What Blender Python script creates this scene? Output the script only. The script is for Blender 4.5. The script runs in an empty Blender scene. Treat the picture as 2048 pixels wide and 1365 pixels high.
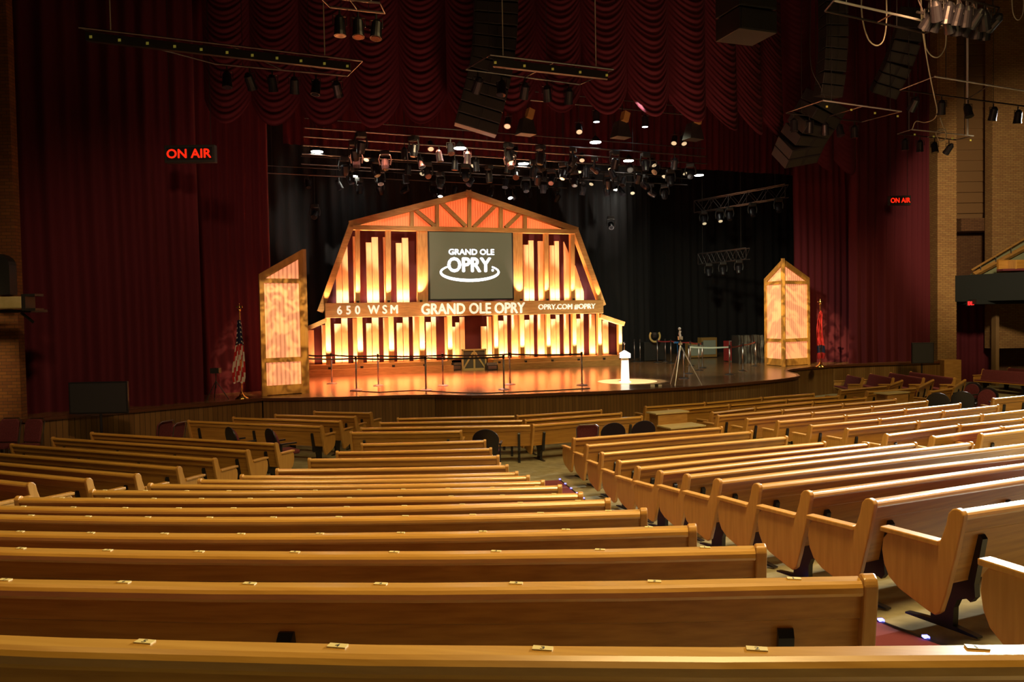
import bpy, bmesh, math, random
from mathutils import Vector, Matrix
random.seed(7)
S = bpy.context.scene
C = S.collection
PI = math.pi
# ------------------------------------------------------------------ camera, world, exposure
F, CX, CY = 1568.0, 1024.0, 682.5
ZC = 3.24                      # eye height; the hall floor in front of the stage is 0
STZ = 1.11                     # stage deck height
cam_d = bpy.data.cameras.new('camera'); cam = bpy.data.objects.new('camera', cam_d); C.objects.link(cam)
cam_d.sensor_width = 36; cam_d.lens = F/2048*36; cam_d.clip_end = 300; cam_d.clip_start = .05
RC = (Matrix.Rotation(math.radians(90-1.84), 3, 'X') @ Matrix.Rotation(math.radians(-1.0), 3, 'Z'))
cam.matrix_world = Matrix.Translation((0, 0, ZC)) @ RC.to_4x4()
S.camera = cam
S.view_settings.view_transform = 'Standard'; S.view_settings.look = 'None'
S.view_settings.gamma = 1; S.view_settings.exposure = 0.0
w = bpy.data.worlds.new('world'); S.world = w; w.use_nodes = True
w.node_tree.nodes['Background'].inputs[0].default_value = (.55, .36, .22, 1)
w.node_tree.nodes['Background'].inputs[1].default_value = .02

def lamp(name, kind, loc, power, color=(1, 1, 1), target=None, size=.3, size_y=None, angle=60, blend=.5, spread=180):
    d = bpy.data.lights.new(name, kind); d.energy = power; d.color = color
    o = bpy.data.objects.new(name, d); C.objects.link(o); o.location = loc
    if kind == 'AREA':
        d.size = size
        d.spread = math.radians(spread)
        if size_y: d.shape = 'RECTANGLE'; d.size_y = size_y
    else: d.shadow_soft_size = size
    if kind == 'SPOT': d.spot_size = math.radians(angle); d.spot_blend = blend
    if target is not None:
        o.rotation_euler = (Vector(target)-Vector(loc)).to_track_quat('-Z', 'Y').to_euler()
    return o
WARM = (1, .68, .27)
lamp('house_light', 'AREA', (-7, 6, 12.2), 130, WARM, (-7, 9, 0), 3.0, spread=95)
lamp('house_light', 'AREA', (2, 4, 12.2), 480, WARM, (2, 7, 0), 3.0, spread=95)
lamp('house_light', 'AREA', (9, 10, 12.2), 620, WARM, (9, 13, 0), 3.0, spread=95)
lamp('house_light', 'AREA', (1, 13, 12.2), 210, WARM, (0, 14, 0), 3.0, spread=95)
lamp('rear_fill_light', 'AREA', (0, -2.4, 6.5), 14, WARM, (0, 6, 1), 2.0)  # unseen warm fill added behind the camera to lift the near pew backs
lamp('side_floodlight', 'SPOT', (16.6, 24.4, 8.8), 26000, (1, .97, .86), (6, 9.5, 0), .55, angle=54, blend=.7)
lamp('row_floodlight', 'SPOT', (20, 17, 10.8), 15000, (1, .96, .84), (3.5, 8, 0), .25, angle=38, blend=.4)
lamp('wall_light', 'SPOT', (14.5, 22, 7.5), 3400, (1, .74, .42), (21.6, 34, 6.5), .4, angle=58, blend=.7)
lamp('side_fill_light', 'AREA', (16.5, 25, 7.5), 170, WARM, (15.5, 28, 0), 1.5, spread=120)  # added fill with unseen source, lifts the side pews and under the balcony
lamp('left_wall_fill', 'SPOT', (-10, 11, 6), 1500, (1, .70, .34), (-13.2, 17, 2.8), .3, angle=40, blend=.8)  # added lamp, brightens the left brick and the cream beam
lamp('curtain_light', 'SPOT', (8, 14, 9), 1300, (1, .48, .22), (13.2, 31, 8.8), .4, angle=42, blend=.9)
lamp('cross_floodlight', 'SPOT', (9, 19.5, 9.5), 1500, (1, .86, .62), (-4.2, 13.2, .5), .2, angle=24, blend=.8)
lamp('curtain_light', 'SPOT', (-4, 8, 9), 1500, (1, .60, .32), (-8.3, 20, 2.6), .4, angle=52, blend=.9)
for vx, vy, vp in ((-5.5, 18.0, 420), (0, 17.8, 480), (5.5, 19.0, 650)):
    lamp('valance_light', 'SPOT', (vx, vy, 3.2), vp, (1, .42, .26), (vx+.8, vy+3.4, 9.0), .4, angle=105, blend=.9)
lamp('circle_spotlight', 'SPOT', (3.2, 19.5, 10.6), 16000, (1, .97, .88), (3.75, 24.65, 1.11), .08, angle=11.6, blend=.12)
lamp('tripod_spotlight', 'SPOT', (7, 19.5, 9.5), 1100, (1, .93, .75), (5.8, 24.8, 1.3), .1, angle=30, blend=.6)
lamp('stage_light', 'SPOT', (-1.5, 21.5, 9.4), 2900, (1, .72, .38), (-1.5, 30.5, 3.6), .3, angle=62, blend=.7)
lamp('stage_light', 'SPOT', (4.5, 23, 8.6), 2600, (1, .93, .62), (8.5, 34, 1.11), .3, angle=70, blend=.8)
lamp('stage_wash_light', 'AREA', (-2.6, 26.2, 8.7), 2300, (1, .27, .14), (-2.6, 26.1, 0), 6.0, 1.0, spread=62)

# ------------------------------------------------------------------ pixel -> place
def ray(px, py):
    return RC @ Vector((px-CX, -(py-CY), -F)).normalized()
EYE = Vector((0, 0, ZC))
def PZ(px, py, z):
    r = ray(px, py); return EYE + r*((z-ZC)/r.z)
def PD(px, py, d):
    r = ray(px, py); return EYE + r*(d/r.y)
def PP(px, py, o, n):
    r = ray(px, py); return EYE + r*((Vector(o)-EYE).dot(n)/r.dot(n))
HT = [(3, 2.40), (5.6, 2.385), (6.5, 2.365), (7.4, 2.34), (8.4, 2.30), (9.3, 2.235), (10.2, 2.11), (11.2, 1.977), (12.1, 1.84), (13, 1.70), (13.95, 1.56),
      (14.9, 1.408), (15.8, 1.276), (16.74, 1.12), (17.67, .962), (18.6, .796), (22, .20)]
def floor_z(x, y):
    r = math.hypot(.707*(x+1.3), 20.5-y)
    if y > 20.5: r = abs(.707*(x+1.3))
    r = min(max(r, 3), 22)
    for (a, ha), (b, hb) in zip(HT, HT[1:]):
        if r <= b: h = ha+(hb-ha)*(r-a)/(b-a); break
    t = min(max((27-y)/9, 0), 1); t = t*t*(3-2*t)
    return (2.40-h)*t
PH = .84
def PF(px, py, up=PH):                    # the point at height up over the sloping floor seen at that pixel
    r = ray(px, py); best = None; lo = None; d = 1.0
    while d < 45:
        p = EYE + r*(d/r.y); g = p.z-(floor_z(p.x, p.y)+up)
        if g <= 0:
            a, b = d-.1, d
            for _ in range(20):
                m = (a+b)/2; q = EYE+r*(m/r.y)
                if q.z-(floor_z(q.x, q.y)+up) <= 0: b = m
                else: a = m
            q = EYE+r*(b/r.y); return Vector((q.x, q.y, q.z-up))
        d += .1
    return EYE + r*(30/r.y)

# ------------------------------------------------------------------ materials
def mat(name, col, rough=.6, metal=0, emit=None, es=1, spec=.5, coat=0):
    m = bpy.data.materials.new(name); m.use_nodes = True
    b = m.node_tree.nodes['Principled BSDF']
    b.inputs['Base Color'].default_value = (*col, 1); b.inputs['Roughness'].default_value = rough
    b.inputs['Metallic'].default_value = metal; b.inputs['Specular IOR Level'].default_value = spec
    b.inputs['Coat Weight'].default_value = coat; b.inputs['Coat Roughness'].default_value = .24
    if emit: b.inputs['Emission Color'].default_value = (*emit, 1); b.inputs['Emission Strength'].default_value = es
    return m
def noisy(m, c1, c2, scale=(1, 20, 20), nscale=1.5, detail=6, coord='Object', bump=0):
    nt = m.node_tree; b = nt.nodes['Principled BSDF']
    tc = nt.nodes.new('ShaderNodeTexCoord'); mp = nt.nodes.new('ShaderNodeMapping'); mp.inputs['Scale'].default_value = scale
    n = nt.nodes.new('ShaderNodeTexNoise'); n.inputs['Scale'].default_value = nscale; n.inputs['Detail'].default_value = detail
    r = nt.nodes.new('ShaderNodeValToRGB'); r.color_ramp.elements[0].color = (*c1, 1); r.color_ramp.elements[1].color = (*c2, 1)
    r.color_ramp.elements[0].position = .3; r.color_ramp.elements[1].position = .7
    nt.links.new(tc.outputs[coord], mp.inputs[0]); nt.links.new(mp.outputs[0], n.inputs['Vector'])
    nt.links.new(n.outputs[0], r.inputs[0]); nt.links.new(r.outputs[0], b.inputs['Base Color'])
    if bump:
        bp = nt.nodes.new('ShaderNodeBump'); bp.inputs['Strength'].default_value = bump; bp.inputs['Distance'].default_value = .01
        nt.links.new(n.outputs[0], bp.inputs['Height']); nt.links.new(bp.outputs[0], b.inputs['Normal'])
    return m
M = {}
M['oak'] = noisy(mat('oak', (.5, .25, .08), .38, spec=.5, coat=.25), (.37, .17, .028), (.54, .28, .055), (1.2, 26, 26))
M['oak_end'] = noisy(mat('oak_end', (.5, .25, .08), .36, coat=.25), (.46, .235, .05), (.58, .315, .08), (20, 20, 1.5))
M['rail'] = noisy(mat('oak_rail', (.6, .34, .12), .3, coat=1), (.52, .27, .045), (.66, .37, .075), (1.2, 26, 26))
M['maroon'] = noisy(mat('maroon_cloth', (.13, .02, .03), .85), (.10, .015, .022), (.16, .03, .04), (30, 30, 30))
M['iron'] = mat('black_iron', (.012, .012, .016), .35)
M['plate'] = mat('tag_cream', (.75, .62, .25), .4)
M['ink'] = mat('ink', (.02, .02, .02), .6)
M['black'] = mat('black_matte', (.012, .012, .013), .7)
M['dgrey'] = mat('dark_grey', (.016, .017, .016), .5)
M['steel'] = mat('steel', (.35, .35, .36), .3, 1)
M['chrome'] = mat('chrome', (.8, .8, .8), .12, 1)
M['brass'] = mat('brass', (.85, .55, .16), .2, 1)
M['cream_lens'] = mat('cream_lens', (.8, .75, .55), .35, emit=(1, .85, .5), es=.55)  # these lenses are off; weak glow put into the cream colour
M['lit_lens'] = mat('lit_lens', (1, 1, .9), .3, emit=(1, .98, .82), es=30)
M['blue_lens'] = mat('blue_lens', (1, 1, 1), .3, emit=(.75, .95, 1), es=20)
M['glass_dark'] = mat('dark_glass', (.02, .02, .025), .08)
M['screen_off'] = mat('screen_off', (.03, .03, .035), .35)
M['velvet'] = mat('red_velvet', (.080, .0022, .010), .9)
M['bright_tube'] = mat('bright_tube', (.8, .8, .78), .4, .3)
M['steel_dark'] = mat('steel_dark', (.16, .15, .15), .35, .9)
M['velvet'].node_tree.nodes['Principled BSDF'].inputs['Sheen Weight'].default_value = .06
M['velvet'].node_tree.nodes['Principled BSDF'].inputs['Sheen Tint'].default_value = (.5, .05, .03, 1)
M['swag'] = mat('red_swag', (.085, .003, .013), .85)
M['drape'] = mat('black_drape', (.009, .009, .010), .95)
M['barnback'] = mat('barn_drape', (.06, .003, .006), .85)
M['pine'] = noisy(mat('pine', (.5, .3, .1), .5), (.30, .15, .035), (.46, .25, .07), (2, 14, 14))
M['pine_v'] = noisy(mat('pine_v', (.5, .3, .1), .5), (.34, .17, .045), (.50, .27, .08), (14, 14, 2))
M['fin'] = noisy(mat('fin_wood', (.6, .4, .15), .5), (.66, .38, .20), (.80, .48, .26), (14, 14, 2))
M['white'] = mat('white_paint_glow', (.85, .85, .78), .4, emit=(1, 1, .8), es=.35)  # painted letters, brightened by a glow put into the paint
M['glow_white'] = mat('glow_white', (1, 1, 1), .4, emit=(.86, .93, 1), es=3.0)
M['screen_on'] = mat('screen_on', (.02, .02, .02), .5, emit=(.10, .088, .040), es=1.0)
M['belt'] = mat('belt', (.03, .03, .035), .6)
M['belt_red'] = mat('belt_red', (.2, .02, .03), .6)
M['cable'] = mat('cable_cream', (.5, .5, .38), .6)
M['yellow'] = mat('yellow_tag_glow', (.55, .5, .08), .6, emit=(.6, .55, .08), es=.12)  # tags give no light; slight glow put into the yellow
M['concrete'] = noisy(mat('concrete', (.3, .26, .15), .42), (.20, .18, .10), (.34, .31, .20), (2, 2, 2), 3)
M['carpet'] = mat('carpet_red', (.16, .03, .045), .95)
M['led'] = mat('led_blue', (.1, .1, 1), .4, emit=(.15, .15, 1), es=6)
M['redtext'] = mat('lit_red', (1, .05, .02), .4, emit=(1, .05, .012), es=.4)
M['exit'] = mat('lit_exit', (1, .02, .02), .4, emit=(1, .02, .02), es=2.2)
M['fl_red'] = mat('flag_red', (.5, .02, .02), .8)
M['fl_white'] = mat('flag_white', (.75, .72, .62), .8)
M['fl_blue'] = mat('flag_blue', (.01, .015, .06), .8)
M['tolex'] = mat('tan_tolex', (.32, .19, .05), .6)
M['grille'] = mat('grille_cloth', (.28, .33, .27), .8)
M['redcase'] = mat('red_case', (.3, .03, .03), .5)
M['alu'] = mat('aluminium', (.7, .68, .6), .35, .7)
M['greenpaint'] = mat('grey_green', (.07, .075, .05), .6)
M['creambeam'] = noisy(mat('cream_pad', (.5, .45, .2), .6), (.42, .37, .15), (.52, .46, .22), (4, 4, 4))
M['arch_beige'] = noisy(mat('plaster_beige', (.3, .18, .07), .7), (.17, .10, .045), (.25, .15, .06), (1, 1, .3))
M['bluebit'] = mat('blue_plastic', (.02, .2, .6), .4)

def ribbed(name, emitcol, es, col, freq=75):      # back-lit corrugated translucent panel
    m = mat(name, col, .4); nt = m.node_tree; b = nt.nodes['Principled BSDF']
    tc = nt.nodes.new('ShaderNodeTexCoord'); sp = nt.nodes.new('ShaderNodeSeparateXYZ')
    mul = nt.nodes.new('ShaderNodeMath'); mul.operation = 'MULTIPLY'; mul.inputs[1].default_value = freq
    sn = nt.nodes.new('ShaderNodeMath'); sn.operation = 'SINE'
    mr = nt.nodes.new('ShaderNodeMapRange'); mr.inputs[1].default_value = -1; mr.inputs[2].default_value = .3
    mr.inputs[3].default_value = es*.5; mr.inputs[4].default_value = es
    nt.links.new(tc.outputs['Object'], sp.inputs[0]); nt.links.new(sp.outputs[0], mul.inputs[0]); nt.links.new(mul.outputs[0], sn.inputs[0])
    nt.links.new(sn.outputs[0], mr.inputs[0]); nt.links.new(mr.outputs[0], b.inputs['Emission Strength'])
    b.inputs['Emission Color'].default_value = (*emitcol, 1)
    return m
M['gable_glow'] = ribbed('gable_panel', (1, .155, .04), .95, (.5, .15, .06), 62)
M['tower_glow'] = ribbed('tower_panel', (1, .30, .13), .95, (.5, .33, .18), 52)

def brick(name, c1, c2, mortar, s=1):
    m = mat(name, c1, .85); nt = m.node_tree; b = nt.nodes['Principled BSDF']
    tc = nt.nodes.new('ShaderNodeTexCoord'); sp = nt.nodes.new('ShaderNodeSeparateXYZ'); ad = nt.nodes.new('ShaderNodeMath'); ad.operation = 'ADD'
    cb = nt.nodes.new('ShaderNodeCombineXYZ'); br = nt.nodes.new('ShaderNodeTexBrick')
    br.inputs['Color1'].default_value = (*c1, 1); br.inputs['Color2'].default_value = (*c2, 1); br.inputs['Mortar'].default_value = (*mortar, 1)
    br.inputs['Scale'].default_value = s; br.inputs['Brick Width'].default_value = .22; br.inputs['Row Height'].default_value = .075
    br.inputs['Mortar Size'].default_value = .008; br.inputs['Mortar Smooth'].default_value = .3
    nt.links.new(tc.outputs['Object'], sp.inputs[0]); nt.links.new(sp.outputs[0], ad.inputs[0]); nt.links.new(sp.outputs[1], ad.inputs[1])
    nt.links.new(ad.outputs[0], cb.inputs[0]); nt.links.new(sp.outputs[2], cb.inputs[1]); nt.links.new(cb.outputs[0], br.inputs['Vector'])
    nt.links.new(br.outputs[0], b.inputs['Base Color'])
    bp = nt.nodes.new('ShaderNodeBump'); bp.inputs['Strength'].default_value = .5; bp.inputs['Distance'].default_value = .01; bp.invert = True
    nt.links.new(br.outputs['Fac'], bp.inputs['Height']); nt.links.new(bp.outputs[0], b.inputs['Normal'])
    return m
M['brick_left'] = brick('brick_orange', (.24, .095, .02), (.17, .06, .015), (.10, .05, .02))
M['brick_right'] = brick('brick_tan', (.34, .20, .07), (.27, .14, .05), (.13, .07, .03))
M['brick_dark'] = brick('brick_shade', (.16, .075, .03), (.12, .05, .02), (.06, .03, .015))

def planks(name, c1, c2, pitch, along, gap=.06, rough=.5, coat=0):   # boards side by side, along = axis that counts boards
    m = mat(name, c1, rough, coat=coat); nt = m.node_tree; b = nt.nodes['Principled BSDF']
    tc = nt.nodes.new('ShaderNodeTexCoord'); sp = nt.nodes.new('ShaderNodeSeparateXYZ')
    dv = nt.nodes.new('ShaderNodeMath'); dv.operation = 'DIVIDE'; dv.inputs[1].default_value = pitch
    fl = nt.nodes.new('ShaderNodeMath'); fl.operation = 'FLOOR'; fr = nt.nodes.new('ShaderNodeMath'); fr.operation = 'FRACT'
    wn = nt.nodes.new('ShaderNodeTexWhiteNoise'); wn.noise_dimensions = '1D'
    mx = nt.nodes.new('ShaderNodeMix'); mx.data_type = 'RGBA'; mx.inputs[6].default_value = (*c1, 1); mx.inputs[7].default_value = (*c2, 1)
    gt = nt.nodes.new('ShaderNodeMath'); gt.operation = 'GREATER_THAN'; gt.inputs[1].default_value = gap
    m2 = nt.nodes.new('ShaderNodeMix'); m2.data_type = 'RGBA'; m2.inputs[6].default_value = (c1[0]*.3, c1[1]*.3, c1[2]*.3, 1)
    nz = nt.nodes.new('ShaderNodeTexNoise'); nz.inputs['Scale'].default_value = 2.0; mp = nt.nodes.new('ShaderNodeMapping')
    mp.inputs['Scale'].default_value = [(1, 15, 15), (15, 1, 15), (15, 15, 1)][0 if along != 0 else 2]
    av = nt.nodes.new('ShaderNodeMath'); av.operation = 'ADD'; av.inputs[1].default_value = -.5; a2 = nt.nodes.new('ShaderNodeMath'); a2.operation = 'ADD'; a2.use_clamp = True
    L = nt.links.new
    L(tc.outputs['Object'], sp.inputs[0]); L(sp.outputs[along], dv.inputs[0]); L(dv.outputs[0], fl.inputs[0]); L(dv.outputs[0], fr.inputs[0])
    L(fl.outputs[0], wn.inputs['W']); L(tc.outputs['Object'], mp.inputs[0]); L(mp.outputs[0], nz.inputs['Vector'])
    L(nz.outputs[0], av.inputs[0]); L(av.outputs[0], a2.inputs[0]); L(wn.outputs[0], a2.inputs[1]); L(a2.outputs[0], mx.inputs[0])
    L(fr.outputs[0], gt.inputs[0]); L(gt.outputs[0], m2.inputs[0]); L(mx.outputs[2], m2.inputs[7]); L(m2.outputs[2], b.inputs['Base Color'])
    return m
M['stage_boards'] = planks('stage_boards', (.15, .078, .028), (.21, .115, .045), .085, 1, .04, .22, .3)
M['front_boards'] = planks('front_boards', (.13, .062, .014), (.19, .10, .026), .09, 0, .09, .55)
M['louvre'] = mat('louvre_wood', (.22, .12, .05), .6)

# ------------------------------------------------------------------ mesh helpers
class MB:
    def __init__(s): s.v = []; s.f = []; s.m = []; s.cur = 0
    def add(s, vs, fs):
        n = len(s.v); s.v += [tuple(v) for v in vs]; s.f += [tuple(i+n for i in f) for f in fs]; s.m += [s.cur]*len(fs)
    def box(s, c, d, R=None):
        x, y, z = d[0]/2, d[1]/2, d[2]/2
        vs = [Vector((a*x, b*y, e*z)) for a in (-1, 1) for b in (-1, 1) for e in (-1, 1)]
        if R is not None: vs = [R @ v for v in vs]
        s.add([v+Vector(c) for v in vs], [(0, 1, 3, 2), (4, 6, 7, 5), (0, 4, 5, 1), (2, 3, 7, 6), (0, 2, 6, 4), (1, 5, 7, 3)]); return s
    def prism(s, a, b):                     # two matching loops of 3D points
        n = len(a); s.add(list(a)+list(b), [tuple(range(n))[::-1], tuple(range(n, 2*n))]+[(i, (i+1) % n, n+(i+1) % n, n+i) for i in range(n)]); return s
    def tube(s, pts, r, n=8, caps=True):
        pts = [Vector(p) for p in pts]; rr = r if isinstance(r, (list, tuple)) else [r]*len(pts); rings = []
        up = None
        for i, p in enumerate(pts):
            t = (pts[min(i+1, len(pts)-1)]-pts[max(i-1, 0)]).normalized()
            if up is None: up = Vector((0, 0, 1)) if abs(t.z) < .9 else Vector((1, 0, 0))
            a = t.cross(up).normalized(); up = a.cross(t).normalized()
            rings.append([p+(a*math.cos(2*PI*k/n)+up*math.sin(2*PI*k/n))*rr[i] for k in range(n)])
        fs = []
        for i in range(len(pts)-1):
            for k in range(n): fs.append((i*n+k, i*n+(k+1) % n, (i+1)*n+(k+1) % n, (i+1)*n+k))
        if caps: fs += [tuple(range(n))[::-1], tuple((len(pts)-1)*n+k for k in range(n))]
        s.add([v for r_ in rings for v in r_], fs); return s
    def lathe(s, prof, n=16, c=(0, 0, 0), R=None):   # prof: (r, z)
        vs = [Vector((r*math.cos(2*PI*k/n), r*math.sin(2*PI*k/n), z)) for r, z in prof for k in range(n)]
        if R is not None: vs = [R @ v for v in vs]
        m = len(prof)
        s.add([v+Vector(c) for v in vs], [(i*n+k, i*n+(k+1) % n, (i+1)*n+(k+1) % n, (i+1)*n+k) for i in range(m-1) for k in range(n)]
              + [tuple(range(n))[::-1], tuple((m-1)*n+k for k in range(n))]); return s
    def grid(s, P, nu, nv):                 # P(i,j)
        s.add([P(i, j) for i in range(nu) for j in range(nv)], [(i*nv+j, (i+1)*nv+j, (i+1)*nv+j+1, i*nv+j+1) for i in range(nu-1) for j in range(nv-1)]); return s
    def sphere(s, c, r, n=12):
        return s.lathe([(max(r*math.sin(PI*i/n), .0005), -r*math.cos(PI*i/n)) for i in range(n+1)], n, c)
def obj(name, mb, m, parent=None, loc=(0, 0, 0), rot=(0, 0, 0), smooth=False, bevel=0):
    me = bpy.data.meshes.new(name); me.from_pydata(mb.v, [], mb.f)
    for mm in (m if isinstance(m, (list, tuple)) else [m]): me.materials.append(M[mm] if isinstance(mm, str) else mm)
    for p, k in zip(me.polygons, mb.m): p.material_index = k
    me.update()
    if smooth:
        me.polygons.foreach_set('use_smooth', [True]*len(me.polygons))
    o = bpy.data.objects.new(name, me); C.objects.link(o); o.location = loc; o.rotation_euler = rot
    if parent: o.parent = parent
    if bevel:
        b = o.modifiers.new('bevel', 'BEVEL'); b.width = bevel; b.segments = 2; b.limit_method = 'ANGLE'
    return o
def tag(o, label, cat, group=None, kind=None):
    o['label'] = label; o['category'] = cat
    if group: o['group'] = group
    if kind: o['kind'] = kind
    return o
def thing(name, label, cat, loc, rz=0, group=None):
    o = bpy.data.objects.new(name, None); C.objects.link(o); o.location = loc; o.rotation_euler = (0, 0, rz); o.empty_display_size = .2
    return tag(o, label, cat, group)
def struct(name, mb, m, **k):
    o = obj(name, mb, m, **k); o['kind'] = 'structure'; return o
def kids(o): return [c for c in C.objects if c.parent == o]
def dup(o, parent=None):
    c = o.copy(); C.objects.link(c)
    if parent: c.parent = parent
    for ch in o.children: dup(ch, c)
    return c
ORD = ['first', 'second', 'third', 'fourth', 'fifth', 'sixth', 'seventh', 'eighth', 'ninth', 'tenth', 'eleventh', 'twelfth', 'thirteenth', 'fourteenth', 'fifteenth', 'sixteenth', 'seventeenth', 'eighteenth']
def text(name, s, m, parent, origin, ux, uz, wd, ht, ex=.02, bold=.0, sp=1):   # lettering fitted to a wd x ht box whose lower-left is origin
    cu = bpy.data.curves.new(name, 'FONT'); cu.body = s; cu.extrude = .5; cu.space_character = sp; cu.resolution_u = 3
    t = bpy.data.objects.new(name, cu); C.objects.link(t); bpy.context.view_layer.update()
    me = bpy.data.meshes.new_from_object(t.evaluated_get(bpy.context.evaluated_depsgraph_get()))
    bpy.data.objects.remove(t); bpy.data.curves.remove(cu)
    xs = [v.co.x for v in me.vertices]; ys = [v.co.y for v in me.vertices]
    x0, x1, y0, y1 = min(xs), max(xs), min(ys), max(ys)
    ux = Vector(ux); uz = Vector(uz); un = ux.cross(uz)
    for v in me.vertices:
        v.co = Vector(origin)+ux*((v.co.x-x0)/(x1-x0)*wd)+uz*((v.co.y-y0)/(y1-y0)*ht)+un*(v.co.z+.5)*ex
    me.materials.clear(); me.materials.append(M[m]); me.name = name
    if bold:                             # heavier strokes: the same letters set again slightly shifted
        bm = bmesh.new(); bm.from_mesh(me); g0 = bm.verts[:]+bm.edges[:]+bm.faces[:]
        bb = bold*ht*.5
        for dx, dz in ((bb, 0), (-bb, 0), (0, bb), (0, -bb)):
            gg = bmesh.ops.duplicate(bm, geom=g0)['geom']
            bmesh.ops.translate(bm, vec=ux*dx+uz*dz+un*(.0002*(dx+dz)/bb), verts=[v for v in gg if isinstance(v, bmesh.types.BMVert)])
        bm.to_mesh(me); bm.free()
    o = bpy.data.objects.new(name, me); C.objects.link(o)
    if parent: o.parent = parent
    return o

# ------------------------------------------------------------------ setting: floor, stage, walls, ceiling
fl = MB(); NX, NY = 90, 80
fl.grid(lambda i, j: (-22+i*.6, -3+j*.5, floor_z(-22+i*.6, -3+j*.5)), NX, NY)
struct('floor', fl, 'concrete', smooth=True)

edge_px = [(-260, 862), (45, 840), (150, 830), (258, 821), (335, 814), (410, 808), (525, 797), (600, 796.5), (660, 795), (740, 793), (800, 791), (870, 790), (944, 791.5), (1000, 790.5), (1048, 789), (1120, 786),
           (1200, 783.5), (1300, 779), (1391, 774), (1481, 766.5), (1550, 760), (1588, 755), (1599, 752), (1594, 748), (1578, 744.5), (1572, 741.5), (1584, 738.5), (1619, 735), (1667, 731), (1740, 728), (1825, 725.5), (1890, 723)]
edge = [PZ(x, y, STZ) for x, y in edge_px]
E = [(p.x, p.y) for p in edge]
back = [(26, 50), (-22, 50)]
sp_ = MB(); loop = E+back
sp_.prism([(x, y, STZ-.05) for x, y in loop], [(x, y, STZ) for x, y in loop])
struct('floor_stage', sp_, 'stage_boards')
# lip and boarded front: arc-length runs along local x so boards stay vertical
def along_wall(name, pts, z0, z1, th, m, off=0):
    mb = MB(); n = len(pts)
    for i in range(n-1):
        a, b = Vector(pts[i]), Vector(pts[i+1]); t = (b-a).normalized(); nn = Vector((-t.y, t.x))
        a2 = a+nn*off; b2 = b+nn*off
        mb.prism([(a2.x, a2.y, z0), (b2.x, b2.y, z0), (b2.x+nn.x*th, b2.y+nn.y*th, z0), (a2.x+nn.x*th, a2.y+nn.y*th, z0)],
                 [(a2.x, a2.y, z1), (b2.x, b2.y, z1), (b2.x+nn.x*th, b2.y+nn.y*th, z1), (a2.x+nn.x*th, a2.y+nn.y*th, z1)])
    return struct(name, mb, m)
along_wall('wall_stage_front', E, -.1, STZ-.06, .06, 'front_boards', .04)
M['lip'] = mat('stage_lip', (.09, .03, .01), .35)
along_wall('trim_stage_edge', E, STZ-.07, STZ+.004, .09, 'lip', -.02)

# walls
wl = MB(); wl.box((-17.15, 17.83, 9), (12, .22, 18.4)); struct('wall_left', wl, 'brick_left')
wr = MB(); wr.box((17.85, 32.6, 9), (.78, .9, 18.4)); struct('wall_right_pillar', wr, 'brick_right')
wb = MB(); wb.box((21, 35.2, 3.2), (6, .3, 7.2)); struct('wall_right_recess', wb, 'brick_dark')
# right brick wall, with the slanted foot of the stair
a = PD(1988, 640, 33); wr2 = MB(); wr2.box((a.x+4, 33.4, 10), (8, .5, 17)); 
struct('wall_right', wr2, 'brick_right')
ww = MB(); ww.box((5, 50, 9), (60, .3, 19)); ww2 = ww; struct('wall_back', ww, 'black')
we = MB(); we.box((26, 20, 9), (.3, 60, 19)); struct('wall_far_right', we, 'brick_dark')
we = MB(); we.box((-22, 20, 9), (.3, 60, 19)); struct('wall_far_left', we, 'brick_dark')
cl = MB(); cl.box((2, 22, 18.2), (52, 60, .2)); struct('ceiling', cl, 'black')

# louvred panel in the recess
lv = thing('louvre_panel', 'tall brown louvred wall panel above the balcony, right of the brick pillar', 'panel', PD(1950, 437, 34.6))
lo = lv.location.copy()
fr = MB(); l0, l1 = PD(1905, 437, 34.6), PD(1990, 437, 34.6); wdt = l1.x-l0.x; cxx = (l0.x+l1.x)/2-lo.x
ztop = 17.9-lo.z
fr.box((cxx, .1, ztop/2), (wdt, .1, ztop)); fr.box((cxx+wdt/2-.2, -.05, ztop/2), (.38, .25, ztop)); obj('frame', fr, 'louvre', lv)
k = 0; z = .42
while z < ztop-.3:
    s_ = MB(); s_.box((cxx-.2, -.03, z), (wdt-.4, .06, .42), Matrix.Rotation(math.radians(-14), 3, 'X')); obj('slat', s_, 'louvre', lv); z += .235*2 if False else .46; k += 1
lg = MB(); p = PD(1950, 449, 34.3); lg.box((cxx, -.35, -.35), (wdt+.1, .8, .55)); obj('ledge', lg, 'brick_dark', lv)

# balcony front, stair flight with rail
bl = MB(); a = PD(1907, 552, 32.2); b = PD(2100, 541, 29.5); c0 = PD(1907, 604, 32.2); c1 = PD(2100, 599, 29.5)
def quad_wall(a, b, za0, za1, zb0, zb1, th):
    a = Vector((a.x, a.y, 0)); b = Vector((b.x, b.y, 0)); t = (b-a).normalized(); n = Vector((-t.y, t.x, 0))*th
    mb = MB(); mb.prism([(a.x, a.y, za0), (b.x, b.y, zb0), (b.x+n.x, b.y+n.y, zb0), (a.x+n.x, a.y+n.y, za0)],
                        [(a.x, a.y, za1), (b.x, b.y, zb1), (b.x+n.x, b.y+n.y, zb1), (a.x+n.x, a.y+n.y, za1)]); return mb
M['balcony'] = mat('balcony_cloth', (.004, .007, .008), .9)
struct('wall_balcony_front', quad_wall(a, b, c0.z, a.z, c1.z, b.z, .3), 'balcony')
bf = MB(); bf.box((22.7, 32.75, c0.z-.02), (8.4, 3.1, .2)); struct('floor_balcony', bf, 'balcony')
sw = MB(); z0 = a.z-.9
q = [PD(1944, 552, 32.9), PD(2060, 552, 32.9), PD(2060, 478, 32.9), PD(1962, 536, 32.9)]
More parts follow.
